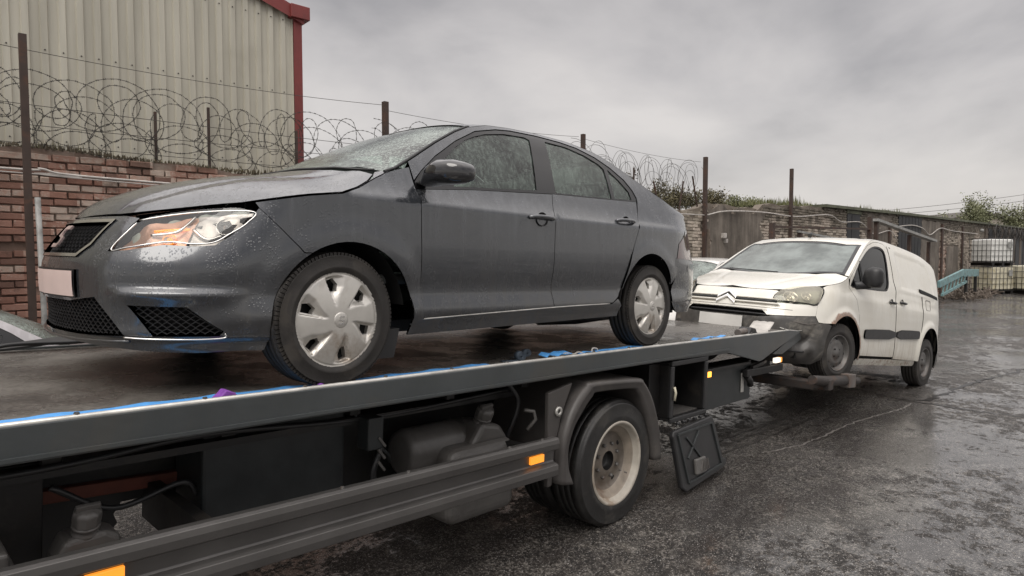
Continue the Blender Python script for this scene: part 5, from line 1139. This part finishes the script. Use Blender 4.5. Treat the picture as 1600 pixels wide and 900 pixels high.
# --- brick wall
wall=empty('brick_wall','long old boundary wall, red brick on the left fading to grey patched masonry, with a mossy ragged top','wall',M_W)
def topz(s): return float(np.interp(s,[-8,0,2.6,8,12.,12.8,13.3,15.9,16.1,20.2,30,53,70],[2.98,2.94,2.86,2.86,2.88,2.93,3.12,3.08,3.24,3.36,3.46,3.60,3.7]))
BW,BH=.2375,.0775
regions=[(22.1,23.35,1.6,3.22),(27.4,30.45,1.9,3.36),(13.2,15.95,0,3.0),(30.45,33.1,0,3.3),(41.5,60,0,3.3),(34.2,36.5,.2,2.3)]
def skip(s,z):
    for a,b,c,d in regions:
        e=.25*math.sin(z*9.1+a)+.12*math.sin(z*23+b)
        if a in (22.1,27.4): e=0
        if a+e<s<b+e*.7 and c<z<d-(.15*math.sin(s*7) if a==13.2 else 0): return True
    return False
bricks=[]
for k in range(48):
    z=k*BH
    if z<.9 and True: zmin=True
    for i in range(-26,262):
        s=i*BW+(BW/2 if k%2 else 0)
        if s<4.9 and z<.35 : continue
        if s>4.6 and s<10.8 and z<2.3: continue
        if z+BH>topz(s+.1)-rng.random()*.05: continue
        if skip(s+BW/2,z+BH/2): continue
        if -.62<s+BW/2<-.02 and False: continue
        if rng.random()<(.012 if z<topz(s)-.2 else .12): continue
        bricks.append((s,z))
def dist(b): 
    P=M_W@Vector((b[0],0,b[1])); d=P-cam.location; dep=d.dot(fw); px=800+1001.3*d.dot(rt)/max(dep,.1); py=450-1001.3*d.dot(up)/max(dep,.1); 
    hid = (px>440 or px<-30 or py>520 or py<200 or (px>180 and py>300-.0*px) )
    return dep+(1000 if hid else 0)
bricks.sort(key=dist)
variants=[]
for v in range(8):
    r_=random.Random(v); mb=MB(); x0,x1,z0,z1=0,.225,0,.066
    j=lambda: r_.uniform(-.004,.004)
    f=[(x0+j(),0,z0+j()),(x1+j(),0,z0+j()),(x1+j(),0,z1+j()),(x0+j(),0,z1+j())]; c=.006
    fr=[(x0+c+j(),-.011-abs(j()),z0+c+j()),(x1-c+j(),-.011-abs(j()),z0+c+j()),(x1-c+j(),-.011-abs(j()),z1-c+j()),(x0+c+j(),-.011-abs(j()),z1-c+j())]
    mb.add(f+fr+[(x,.03,z) for x,_,z in f],[(4,5,6,7),(0,1,5,4),(1,2,6,5),(2,3,7,6),(3,0,4,7),(0,8,9,1),(1,9,10,2),(2,10,11,3),(3,11,8,0)])
    me=bpy.data.meshes.new('brick'); me.from_pydata(mb.v,[],mb.f); me.materials.append(M['brick']); variants.append(me)
for s,z in bricks[:300]:
    o=bpy.data.objects.new('brick',variants[random.randrange(8)]); COL.objects.link(o); o.parent=wall; o.location=(s+.006+random.uniform(-.004,.004),-.010-random.random()*.018,z+.005+.010*math.sin(s*.8)+random.uniform(-.003,.003)); o.rotation_euler=(random.uniform(-.012,.012),random.uniform(-.02,.02),random.uniform(-.02,.02))
mb=MB(); VD=[(np.array([v.co[:] for v in m.vertices]),[tuple(p.vertices) for p in m.polygons]) for m in variants]
for s,z in bricks[300:]:
    V,F=VD[random.randrange(8)]; mb.add(V+np.array((s+.006,-.012-random.random()*.018,z+.005+.010*math.sin(s*.8)+random.uniform(-.003,.003))),F)
tag(mb.build('brick_courses','brick',wall,fix=False),kind='stuff')
# mortar core with ragged top
ss=np.arange(-8,64,.12); mb=MB(); V=[]
for s in ss:
    t_=topz(s)-.03+.02*math.sin(s*5)+.018*rng.random(); V+=[(s,0.004,0),(s,.004,t_),(s,.22,t_),(s,.22,0)]
mb.add(V,[(4*i+k,4*i+4+k,4*i+5+k,4*i+1+k) for i in range(len(ss)-1) for k in range(3)]); mb.build('mortar_core','mortar',wall,fix=False)
MB().box((-.72,-.0,0),(-.30,-.012,0))
MB().box((-8,-.25,0),(-.42,.0,2.96)).build('pier','mortar',wall)
for k in range(38):
    for i in range(4):
        s=-.42-(i+1)*BW+(BW/2 if k%2 else 0)
        if s+.225>-.425: s=-.425-.225
        me=variants[random.randrange(8)]; 
pb=MB()
for k in range(12,38):
    for i in range(5):
        s=-.432-(i+1)*BW+(0.11 if k%2 else 0); V,F=VD[random.randrange(8)]
        V=V.copy(); V[:,0]=np.minimum(V[:,0]+s,-.43); V+=np.array((0,-.262-random.random()*.01,k*BH+.005)); pb.add(V,F)
tag(pb.build('pier_bricks','brick',wall,fix=False),kind='stuff')
# rendered patches, openings
def slab(a,b,c,d,off,mat,name,th=.03,rag=.08):
    pts=[]
    for z in np.arange(c,d,.18): pts.append((a+rag*math.sin(z*9.1+a)+rag*.5*math.sin(z*21),z))
    for x in np.arange(a+.1,b-.1,.25): pts.append((x,min(topz(x)-.05,d+rag*.6*math.sin(x*6))))
    for z in np.arange(d,c,-.18): pts.append((b+rag*math.sin(z*7.7+b),z))
    return MB().prism(pts,1,off-th,off).build(name,mat,wall)
slab(13.15,16.1,0,3.03,-.010,'render','render_patch',rag=.22)
slab(30.4,33.1,.0,3.32,-.010,'render','render_patch',rag=.05)
slab(34.3,36.4,.1,2.25,-.014,'render','render_patch',rag=.05)
slab(23.9,26.4,1.2,3.3,-.012,'render','render_patch',rag=.10)
for a,b,c,d in ((22.1,23.35,1.6,3.24),(27.4,30.45,1.7,3.40)):
    MB().box((a,-.03,c),(b,.004,d)).build('boarded_opening','opening',wall,bev=.004)
    for i in range(int((b-a)/.42)): MB().box((a+.42*i+.01,-.045,c),(a+.42*i+.39,-.031,d-.03)).build('board','opening',wall)
    MB().box((a-.05,-.06,d),(b+.05,-.02,d+.1)).build('lintel','beam',wall)
for i in range(22):
    s=41.9+i*.62; MB().box((s,-.05-.02*(i%2),0),(s+.60,-.02,topz(s)-.12-.2*rng.random())).build('plank','opening' if i%3 else 'wood',wall)
mb=MB(); mb.box((20.1,-.14,0),(62,.24,.10))
V=[];xx=np.arange(20.1,62.1,1.0)
for s in xx: t_=topz(s); V+=[(s,-.14,t_-.02),(s,-.14,t_+.07),(s,.30,t_+.07),(s,.30,t_-.02)]
MB().add(V,[(4*i+k,4*i+4+k,4*i+4+(k+1)%4,4*i+(k+1)%4) for i in range(len(xx)-1) for k in range(4)]+[(0,1,2,3)]).build('coping','beam',wall,fix=True)
# moss and dead plants along the wall top
def tufts(name,label,s0,s1,n,h,mat,cat='plant',y0=-.08,y1=.2,kind=None,lean=.35,wd=.006,zfn=None,group=None):
    mb=MB()
    for i in range(n):
        s=rng.uniform(s0,s1); y=rng.uniform(y0,y1); hh=h*rng.uniform(.2,1.)*(.45+.55*(.5+.5*math.sin(s*1.9+math.sin(s*.7)*3))*(.6+.4*math.sin(s*5.3))); z=(zfn(s) if zfn else topz(s))-.02; a=rng.uniform(0,6.28); l=lean*rng.uniform(.2,1)*hh; w_=wd*rng.uniform(.6,1.5)
        d=np.array((math.cos(a)*l,math.sin(a)*l*.5,hh)); u=np.array((math.cos(a+1.57),math.sin(a+1.57),0))*w_
        b=np.array((s,y,z)); mb.add([b-u,b+u,b+d*.55+u*.7+np.array((0,0,hh*.08)),b+d*.55-u*.7+np.array((0,0,hh*.08)),b+d],[(0,1,2,3),(3,2,4)])
    o=mb.build(name,mat,None,fix=False); o.matrix_world=M_W; tag(o,label,cat,group,kind); return o
tufts('moss_and_weeds',None,-7,10,5200,.09,'brambles',None,kind='stuff',wd=.010)
tufts('moss_and_weeds',None,-7,10,1400,.16,'dry',None,kind='stuff',wd=.004)
tufts('wall_top_grass',None,16,31,5200,.42,'grassm',None,y0=.3,y1=1.6,kind='stuff',wd=.012)
tufts('wall_top_grass',None,28,60,5200,.75,'grassm',None,y0=.5,y1=5,kind='stuff',wd=.03,zfn=lambda s:3.2)
def bush(name,label,cx_,cy_,z0,rx_,ry_,h,n,mat,leaf=.05,twigs=60,cat='bush',frame=M_W,seed=1,group=None,clumps=9):
    g=np.random.default_rng(seed); root=empty(name,label,cat,frame@Matrix.Translation((cx_,cy_,z0)),group)
    mb=MB(); tips=[]
    for i in range(twigs):
        a=g.uniform(0,6.28); r=math.sqrt(g.random()); e=np.array((math.cos(a)*r*rx_,math.sin(a)*r*ry_,h*(.35+.65*g.random()*(1-.5*r*r)))); m_=e*.5+np.array((g.normal(0,.06),g.normal(0,.06),0))*h
        mb.tube([(e[0]*.15,e[1]*.15,-.05),m_,e],[.012*h,.008*h,.003*h],4,cap=False); tips.append(e)
    mb.build('stems','bark',root,fix=False)
    cl=[tips[g.integers(len(tips))] for _ in range(clumps*3)]
    P=[];mb=MB(); V=[];F=[]
    for i in range(n):
        c=cl[g.integers(len(cl))]; p=c*(.55+.5*g.random())+g.normal(0,1,3)*np.array((rx_,ry_,h))*.085; p[2]=max(p[2],0)
        d=g.normal(0,1,3); d/=np.linalg.norm(d); e=np.cross(d,g.normal(0,1,3)); e/=np.linalg.norm(e); s=leaf*g.uniform(.5,1.2); k=len(V)
        V+=[tuple(p-d*s),tuple(p+e*s*.45),tuple(p+d*s),tuple(p-e*s*.45)]; F.append((k,k+1,k+2,k+3))
    mb.add(V,F); mb.build('foliage',mat,root,fix=False); return root
bush('bramble_bush','tall dark bramble bush growing over the wall behind the saloon boot',10.7,.6,2.75,1.0,.5,1.0,2600,'brambles',.035,80,seed=3)
bush('bramble_bush','wide olive bush on the wall top left of the tall rusty post',12.1,.7,2.8,1.1,.6,.8,3600,'dry',.035,90,seed=4)
bush('bramble_bush','low olive bush on the wall top right of the tall rusty post',14.2,.7,2.95,1.2,.6,.62,3400,'dry',.035,80,seed=5)
bush('bramble_bush','small thin bush on the wall top beside the shorter post',16.6,.9,3.1,.9,.6,.5,1500,'leaf',.035,50,seed=6)
bush('wall_plant','green weed at the foot of the wall pier by the grey pipe',-.62,-.55,.0,.35,.25,1.15,900,'grassm',.05,30,'plant',seed=7)
def tree(label,px_s,py_,h,rad,seed,n=3600,group=None):
    g=np.random.default_rng(seed); root=empty('tree',label,'tree',M_W@Matrix.Translation((px_s,py_,0)),group)
    mb=MB(); tips=[]
    mb.tube([(0,0,0),(.1,0,h*.3),(0,.1,h*.6),(.05,0,h*.92)],[.16,.12,.08,.02],8)
    for i in range(34):
        z=h*g.uniform(.3,.9); a=g.uniform(0,6.28); l=rad*g.uniform(.5,1.)*(1.15-z/h*.55); e=np.array((math.cos(a)*l,math.sin(a)*l,z+l*.7)); mb.tube([(0,0,z),(e[0]*.5,e[1]*.5,z+l*.25),e],[.05,.03,.01],5,cap=False); tips+= [e,e*.8+np.array((0,0,z*.2)),np.array((e[0]*.55,e[1]*.55,z+l*.35))]
    tips.append(np.array((0,0,h)))
    mb.build('trunk','bark',root,fix=False); V=[];F=[]
    for i in range(n):
        c=tips[g.integers(len(tips))]; p=c+g.normal(0,1,3)*np.array((.28,.28,.34))*rad*.5
        d=g.normal(0,1,3); d/=np.linalg.norm(d); e=np.cross(d,g.normal(0,1,3)); e/=np.linalg.norm(e); s=.085*g.uniform(.5,1.3); k=len(V); V+=[tuple(p-d*s),tuple(p+e*s*.5),tuple(p+d*s),tuple(p-e*s*.5)]; F.append((k,k+1,k+2,k+3))
    MB().add(V,F).build('crown','leaf',root,fix=False)
def treew(label,x,y,h,rad,seed,n=3400):
    p=M_W.inverted()@Vector((x,y,0)); tree(label,p.x,p.y,h,rad,seed,n,'trees beyond the far wall')
treew('leftmost low round tree beyond the far wall',57.8,7.8,4.9,1.2,11,3000)
treew('feathery tree beyond the far wall left of the tallest one',56.9,5.8,5.6,1.4,12)
treew('tallest slim tree beyond the far wall, behind the stacked liquid containers',61.2,5.9,6.5,1.4,13)
treew('bushy tree beyond the far wall right of the tallest one',61.6,3.9,5.7,1.4,14)
treew('rightmost tree beyond the far wall by the edge of the photo',64.5,2.6,5.6,1.6,15)
# house behind
fr=Vector((.69,-.724,0)); bk=Vector((.724,.69,0)); M_H=Matrix(((fr.x,bk.x,0,70.7),(fr.y,bk.y,0,8.7),(0,0,1,0),(0,0,0,1)))
hs_=empty('low_house','cream gabled building with a shallow dark roof behind the far wall','house',M_H)
MB().prism([(-1.2,0),(9,0),(9,4.2),(1.6,5.75),(-1.2,5.0)],1,0,9).build('gable_wall','housewall',hs_)
MB().prism([(-1.7,4.85),(1.6,5.78),(9.5,4.12),(9.5,4.34),(1.6,6.02),(-1.7,5.07)],1,-.4,9.4).build('roof','roofdark',hs_)
MB().bar((-1.6,-.45,4.98),(1.6,-.45,5.90),.08,.16).bar((1.6,-.45,5.90),(9.5,-.45,4.24),.08,.16).build('verge_board','redtrim',hs_) if 0 else None
MB().box((5.0,2,5.1),(5.25,2.3,6.0)).build('chimney','roofdark',hs_)
pw=empty('power_pole','dark wooden pole carrying power lines at the right edge','pole',Matrix.Translation((75,4.3,0)))
MB().tube([(0,0,0),(0,0,7.6)],[.16,.12],10).build('pole_shaft','wood',pw); MB().box((-.9,-.05,6.9),(.9,.05,7.05)).build('cross_arm','wood',pw)
for k,(z,lab) in enumerate(((7.5,'upper power line sagging across the sky to the pole'),(6.95,'lower power line sagging across the sky to the pole'))):
    a=np.array((74.6+.4*k,4.3,z)); b=np.array((46,38,z-1.6+.5*k)); P=[a+(b-a)*t-np.array((0,0,1.2*4*t*(1-t))) for t in np.linspace(0,1,24)]
    o=MB().tube(P,.018,4).build('power_line','wire'); tag(o,lab,'power line')
# metal-clad shed
M_S=M_W@Matrix.Translation((0,1.3,0)); shed=empty('metal_shed','tall warehouse in pale ribbed metal with red corner flashing behind the brick wall','warehouse',M_S)
rz=lambda s: 5.47+.31*(3.5-s) if s>-8 else 5.47+.31*11.5-.31*(-8-s)
prof=[]; s=-13.0; P_=.184
while s<3.46:
    prof+=[(s,0),(s+.070,0),(s+.084,-.030),(s+.150,-.030),(s+.164,0)]; s+=P_
prof=[p for p in prof if p[0]<3.47]
V=[]
for a,y in prof: V+=[(a,y,0),(a,y,rz(a)-.05)]
MB().add(V,[(2*i,2*i+2,2*i+3,2*i+1) for i in range(len(prof)-1)]).build('cladding','cladding',shed,fix=False)
MB().prism([(3.47,-.05),(3.60,-.05),(3.60,.12),(3.57,.12),(3.57,-.02),(3.47,-.02)],2,0,5.50).build('corner_flashing','redtrim',shed,bev=.003)
MB().box((3.55,.0,0),(3.58,14,5.45)).build('side_wall','cladding',shed)
for a,b in ((-8,3.62),(-13,-8)): MB().add([(a,-.09,rz(a)-.10),(b,-.09,rz(b)-.10),(b,-.09,rz(b)+.10),(a,-.09,rz(a)+.10),(a,.3,rz(a)+.10),(b,.3,rz(b)+.10)],[(0,1,2,3),(3,2,5,4)]).build('verge_flashing','redtrim',shed)
MB().box((3.40,-.13,5.40),(3.70,14,5.60)).build('gutter','redtrim',shed,bev=.01)
MB().add([(-8,-.09,rz(-8)+.1),(3.66,-.09,rz(3.66)+.1),(3.66,14,rz(3.66)+.1),(-8,14,rz(-8)+.1)],[(0,1,2,3)]).build('roof','roofdark',shed,fix=False)
mb=MB()
for zf in (lambda s:4.275,lambda s:5.35-(0 if s>0 else 0),lambda s:6.45,lambda s:3.2):
    s=-13.0
    while s<3.4:
        if zf(s)<rz(s)-.12: mb.add([(s+.117+dx,-.037+dy,zf(s)+dz) for dx,dy,dz in((-.012,0,0),(0,0,-.012),(.012,0,0),(0,0,.012),(0,-.010,0))],[(0,1,4),(1,2,4),(2,3,4),(3,0,4)])
        s+=P_
for k in range(9):
    for z in np.arange(2.9,7.5,.45):
        s=-13+P_*(8*k+5)+.117
        if z<rz(s)-.1: mb.add([(s+.03+dx,-.037+dy,z+dz) for dx,dy,dz in((-.012,0,0),(0,0,-.012),(.012,0,0),(0,0,.012),(0,-.010,0))],[(0,1,4),(1,2,4),(2,3,4),(3,0,4)])
tag(mb.build('cladding_screws','wire',shed,fix=False),kind='stuff')
# posts
def post(s,y,zt,label,lean=0,w_=.065,z0=0,group='rusty posts along the wall',mat='postrust',leany=0):
    mb=MB(); h=zt-z0; L_=[(0,0),(w_,0),(w_,.008),(.008,.008),(.008,w_),(0,w_)]; n=6
    V=[(x-w_/2,y_,0) for x,y_ in L_]+[(x-w_/2+lean*h,y_+leany*h,h) for x,y_ in L_]
    mb.add(V,[(i,(i+1)%n,n+(i+1)%n,n+i) for i in range(n)]+[(0,1,2,3,4,5)[::-1],(6,7,8,9,10,11)]); o=mb.build('fence_post',mat); o.matrix_world=M_W@Matrix.Translation((s,y,z0)); tag(o,label,'post',group)
post(-.01,-.34,3.98,'leftmost tall rusty angle-iron post against the brick wall, grey pipe at its foot')
post(4.25,-.10,4.05,'tall dark post top showing above the saloon windscreen',w_=.075)
post(8.63,-.10,4.14,'dark post top just above the rear of the saloon roof',w_=.07)
post(13.05,-.12,4.16,'tallest rusty post, at the right end of the razor wire',w_=.085)
post(17.72,-.12,4.31,'lone rusty post standing before the pale brick wall behind the van',w_=.085)
for s,zt,le,lab in ((1.25,3.48,0,'short thin stub post on the wall, first right of the tall post'),(1.84,3.62,0,'slim stub post in the middle of the razor wire over the brick wall'),(2.96,3.48,0,'short stub post just left of the red shed corner'),(10.46,3.69,0,'thin stub behind the saloon boot'),(11.40,3.45,-.35,'stub leaning left above the brambles'),(12.2,3.55,.25,'stub leaning right above the brambles'),(13.0,3.7,-.32,'steeply leaning stub touching the tallest rusty post')):
    post(s,.08,zt,lab,lean=le,w_=.028,z0=topz(s)-.05,group='stub posts on the wall top')
o=MB().bar((13.30,-.14,0),(13.12,-.14,2.45),.07,.03).build('leaning_plank','wood',bev=.004); o.matrix_world=M_W; tag(o,'weathered plank leaning against the tallest rusty post','plank')
o=MB().tube([(.02,-.40,0),(.075,-.40,1.2),(.055,-.40,2.38)],.026,10).build('grey_pipe','pipe'); o.matrix_world=M_W; tag(o,'vertical grey pipe beside the leftmost rusty post','pipe')
# razor wire
def coil(s0,s1,zc,r,pitch,label,ph=0,yc=.12,squash=.9,barb=True,wr=.0035,two=True,seed=3):
    g=np.random.default_rng(seed); root=empty('razor_wire_coil',label,'razor wire',M_W); B_=MB()
    for kk in range(3 if two else 1):
        n=int((s1-s0)/pitch*26); t=np.linspace(0,(s1-s0)/pitch*2*math.pi,n); sg=1 if kk==0 else -1; ds=np.cumsum(g.normal(0,.0028,n)); wk=np.cumsum(g.normal(0,.006,n)); wk-=np.linspace(wk[0],wk[-1],n); rr=r*(1+.20*np.sin(t*.23+kk)+.14*np.sin(t*.71+1+kk))*(.75 if kk==2 else 1)
        x=s0+np.linspace(0,s1-s0,n)+rr*.95*np.cos(t*sg+ph+kk*1.7)*(.85+.25*np.sin(t*.13+kk)); x=x+wk; y=yc+rr*.35*np.sin(t*sg*.5+ph+kk); z=np.array([zc(a) for a in x])-(.10 if kk==2 else 0)+.5*wk+.04*np.sin(t*.31+kk*2)+rr*squash*np.sin(t*sg+ph+kk*1.7)
        P=np.stack([x,y,z],-1); MB().tube(P,wr,4).build('coil_strand','wire',root,fix=False)
        if barb:
            L_=np.r_[0,np.cumsum(np.linalg.norm(np.diff(P,axis=0),axis=1))]
            for l in np.arange(0,L_[-1],.075):
                c=np.array([np.interp(l,L_,P[:,k]) for k in range(3)]); i=min(np.searchsorted(L_,l),n-1); d=P[i]-P[i-1]; d/=np.linalg.norm(d)+1e-9; u=np.cross(d,(0,0,1)); u/=np.linalg.norm(u)+1e-9; v_=np.cross(d,u)
                for q in (u,v_): B_.add([c-d*.012-q*.013,c+d*.012+q*.013,c+d*.012-q*.013,c-d*.012+q*.013,c],[(0,3,4),(1,2,4)])
    if barb: tag(B_.build('barbs','wire',root,fix=False),kind='stuff')
coil(-7,4.15,lambda s:3.43,.30,.46,'razor wire coil tangled along the brick wall in front of the metal shed',seed=3)
coil(-7,3.6,lambda s:3.12,.20,.55,'lower sagging razor wire coil close to the mossy wall top',ph=2,seed=5,yc=.02)
coil(4.3,8.55,lambda s:3.46,.31,.46,'razor wire coil against the sky left of the saloon roof',seed=4)
coil(8.7,12.95,lambda s:3.66,.36,.42,'even razor wire coil against the sky behind the saloon boot',seed=8,wr=.004,barb=False)
coil(42,60,lambda s:3.15,.35,.5,'distant razor wire hanging along the far right end of the wall',seed=9,wr=.012,barb=False,yc=-.3)
for z0,z1,s0,s1,lab in ((4.42,3.92,-7,-.01,'top tension wire arriving at the leftmost post'),(3.92,4.02,-.01,4.25,'top tension wire from the leftmost post across the metal shed'),(4.02,4.0,4.25,4.3,None),(3.95,4.10,4.3,8.6,'top tension wire between the two posts behind the saloon roof'),(4.08,4.05,8.7,13.0,'top tension wire running to the tallest rusty post'),(3.45,3.40,-7,4.2,'middle strand through the razor wire over the brick wall'),(3.20,3.22,-7,4.2,'second lowest strand through the razor wire over the brick wall'),(3.05,3.0,-7,4.2,'lowest strand through the razor wire just above the mossy bricks')):
    if lab is None: continue
    P=[(s0+(s1-s0)*t,.02,z0+(z1-z0)*t-.06*4*t*(1-t)) for t in np.linspace(0,1,14)]; o=MB().tube(P,.0035,4).build('tension_wire','wire'); o.matrix_world=M_W; tag(o,lab,'wire')
# cables on the wall
def cable(pts,r,label,mat='cable'):
    o=MB().tube([(p[0],-.09 if len(p)<3 else p[2],p[1]) for p in cr(pts,8)],r,6).build('wall_cable',mat); o.matrix_world=M_W; tag(o,label,'cable')
cable([(-8,2.78),(-3,2.72),(-.2,2.68),(.12,2.70),(.35,2.66),(1.33,2.64),(4.2,2.60),(9,2.72),(13.1,2.78)],.013,'pale cable clipped along the red brick wall past the tall post')
cable([(-8,2.74),(-.2,2.645),(.15,2.655),(.4,2.63),(4,2.55)],.008,'thinner second cable just below the pale one on the red bricks')
cable([(13.1,2.78),(14.05,2.92),(16,2.98),(18,2.95),(20.4,3.10),(21.5,2.92),(23.2,2.96),(24.5,2.6),(26.3,2.75),(27.2,2.3)],.018,'pale cable draped along the grey patched wall above the van')
cable([(27.2,2.95),(29,3.05),(30.4,2.95),(31.4,2.72),(33,3.05),(35,2.98),(39.9,2.95)],.022,'pale cable looping along the far wall toward the stacked containers')
mb=MB().lathe([(0,.0),(.07,.02),(.10,.08),(.08,.15),(0,.18)],2,(40.2,-.2,3.05),n=16); o=mb.build('wall_lamp','pipe'); o.matrix_world=M_W; tag(o,'small round lamp on the far wall above the stacked containers','lamp')
mb=MB(); mb.box((13.9,-.14,2.25),(14.0,-.03,2.37)); mb.box((14.02,-.12,2.13),(14.10,-.03,2.23)); o=mb.build('junction_box','cable',bev=.01); o.matrix_world=M_W; tag(o,'small white junction boxes on the brown rendered wall beside the tallest post','junction box')
for i,(s,zt) in enumerate(((26.2,3.1),(33.3,3.25),(36.9,3.25))): 
    o=MB().box((s,-.10,0),(s+.22,-.02,zt)).build('wall_stanchion','postrust',bev=.01); o.matrix_world=M_W; tag(o,('dark steel stanchion on the wall left of the boarded opening','dark steel stanchion behind the teal conveyor','dark steel stanchion between render patch and stacked containers')[i],'stanchion','stanchions on the far wall')
# loose rack beams standing before the wall, over the van roof
rk=empty('steel_rack','rusty rack of steel beams in front of the wall above the van roof','rack',M_W@Matrix.Translation((0,-1.5,0)))
MB().bar((13.5,0,2.47),(20.0,0,2.60),.07,.05).build('long_rail','postrust',rk); MB().bar((14.9,0,2.40),(17.2,-.4,2.18),.06,.05).build('brace_rail','pipe',rk)
MB().bar((20.2,0,2.88),(26.0,-.1,2.34),.20,.08).build('sloping_channel','pipe',rk)
for a,b,c in ((13.5,2.55,.10),(15.0,2.45,.08),(19.75,2.95,.14),(20.3,2.95,.12),(23.5,2.5,.10),(25.7,2.3,.1)): MB().box((a,-.05,0),(a+c,.05,b)).build('rack_upright','postrust',rk)
# stacked liquid containers
def ibc(root_label,mw,mat,group='caged liquid containers by the far wall'):
    r=empty('liquid_container',root_label,'container',mw,group)
    MB().box((-.57,-.47,.16),(.57,.47,1.12)).build('plastic_tank',mat,r,bev=.06,seg=3)
    for a in (-.5,0,.42): MB().box((a-.02,-.5,0),(a+.10,.5,.12)).build('pallet_runner','chassis',r)
    MB().box((-.6,-.5,.12),(.6,.5,.15)).build('pallet_top','chassis',r)
    for x in np.linspace(-.60,.60,7): MB().tube([(x,-.505,.15),(x,-.505,1.16)],.011,5).build('cage_bar','cage',r)
    for y in np.linspace(-.50,.50,6): 
        MB().tube([(-.605,y,.15),(-.605,y,1.16)],.011,5).build('cage_bar','cage',r)
    for z in (.2,.42,.65,.88,1.14): MB().tube([(-.605,.5,z),(-.605,-.505,z),(.605,-.505,z),(.605,.5,z),(-.605,.5,z)],.011,5).build('cage_hoop','cage',r)
    MB().lathe([(0,.05),(.07,.05),(.075,0)],2,(0,0,1.12),n=16).build('filling_cap','black',r)
    MB().box((.25,-.52,.75),(.45,-.508,1.0)).build('label_plate','pipe',r)
    return r
base=Matrix.Translation((42.2,.50,0))@Matrix.Rotation(R(-37),4,'Z')
def wp(px,d): k=(px-800)/1001.3; return (CX+.724*d+.69*k*d, CY+.69*d-.724*k*d)
a=(36.51+1.9,1.95)
ibc('lower caged container with yellowed plastic at the bottom of the stack',Matrix.Translation((36.8,2.05,0))@Matrix.Rotation(R(-33),4,'Z')@Matrix.Scale(1.13,4),'plastic_y')
ibc('upper caged container with clean white plastic on top of the stack',Matrix.Translation((36.75,2.1,1.33))@Matrix.Rotation(R(-35),4,'Z')@Matrix.Scale(1.13,4),'plastic')
ibc('yellow container standing alone right of the stack',Matrix.Translation((37.9,.7,0))@Matrix.Rotation(R(-30),4,'Z')@Matrix.Scale(1.2,4),'plastic_y')
# teal conveyor
cv=empty('conveyor_frame','teal painted steel conveyor section tilted against the far wall','conveyor',M_W@Matrix.Translation((0,-1.4,0)))
MB().bar((27.6,0,.72),(31.1,0,1.12),.10,.26).build('side_channel','teal',cv,bev=.01); MB().bar((31.1,0,1.10),(33.6,0,1.06),.10,.32).build('level_channel','teal',cv,bev=.01)
MB().bar((28.0,-.02,.30),(31.6,-.02,.72),.08,.09).build('lower_chord','teal',cv)
for t_ in np.linspace(0,1,7): x=28.1+3.2*t_; MB().bar((x,-.02,.34+.4*t_),(x+.12,-.02,.70+.38*t_),.05).build('lattice_bar','teal',cv)
MB().box((31.6,-.05,0),(31.75,.05,1.0)).box((33.2,-.05,0),(33.35,.05,.95)).build('conveyor_leg','chassis',cv)
# rubble under the conveyor
mb=MB(); 
for i in range(160):
    c=np.array((rng.uniform(30.5,35.5),rng.uniform(-1.9,-.6),rng.uniform(0,.22))); d=rng.normal(0,1,3); d/=np.linalg.norm(d); e=np.cross(d,(0,0,1.)); e/=np.linalg.norm(e)+1e-6; mb.obox(c,d*rng.uniform(.05,.3),e*.03,np.cross(d,e)*.02)
o=tag(mb.build('rubble','wood',fix=False),kind='stuff'); o.matrix_world=M_W
# low hill line far away so the yard ends in land
hb=MB(); xs_=np.linspace(-500,900,40); V=[]
for x in xs_: V+=[(x,420,-2),(x,470,4+3*math.sin(x*.01)+2*math.sin(x*.031))]
tag(hb.add(V,[(2*i,2*i+2,2*i+3,2*i+1) for i in range(39)],True).build('distant_hill','grassm',fix=False),kind='structure')
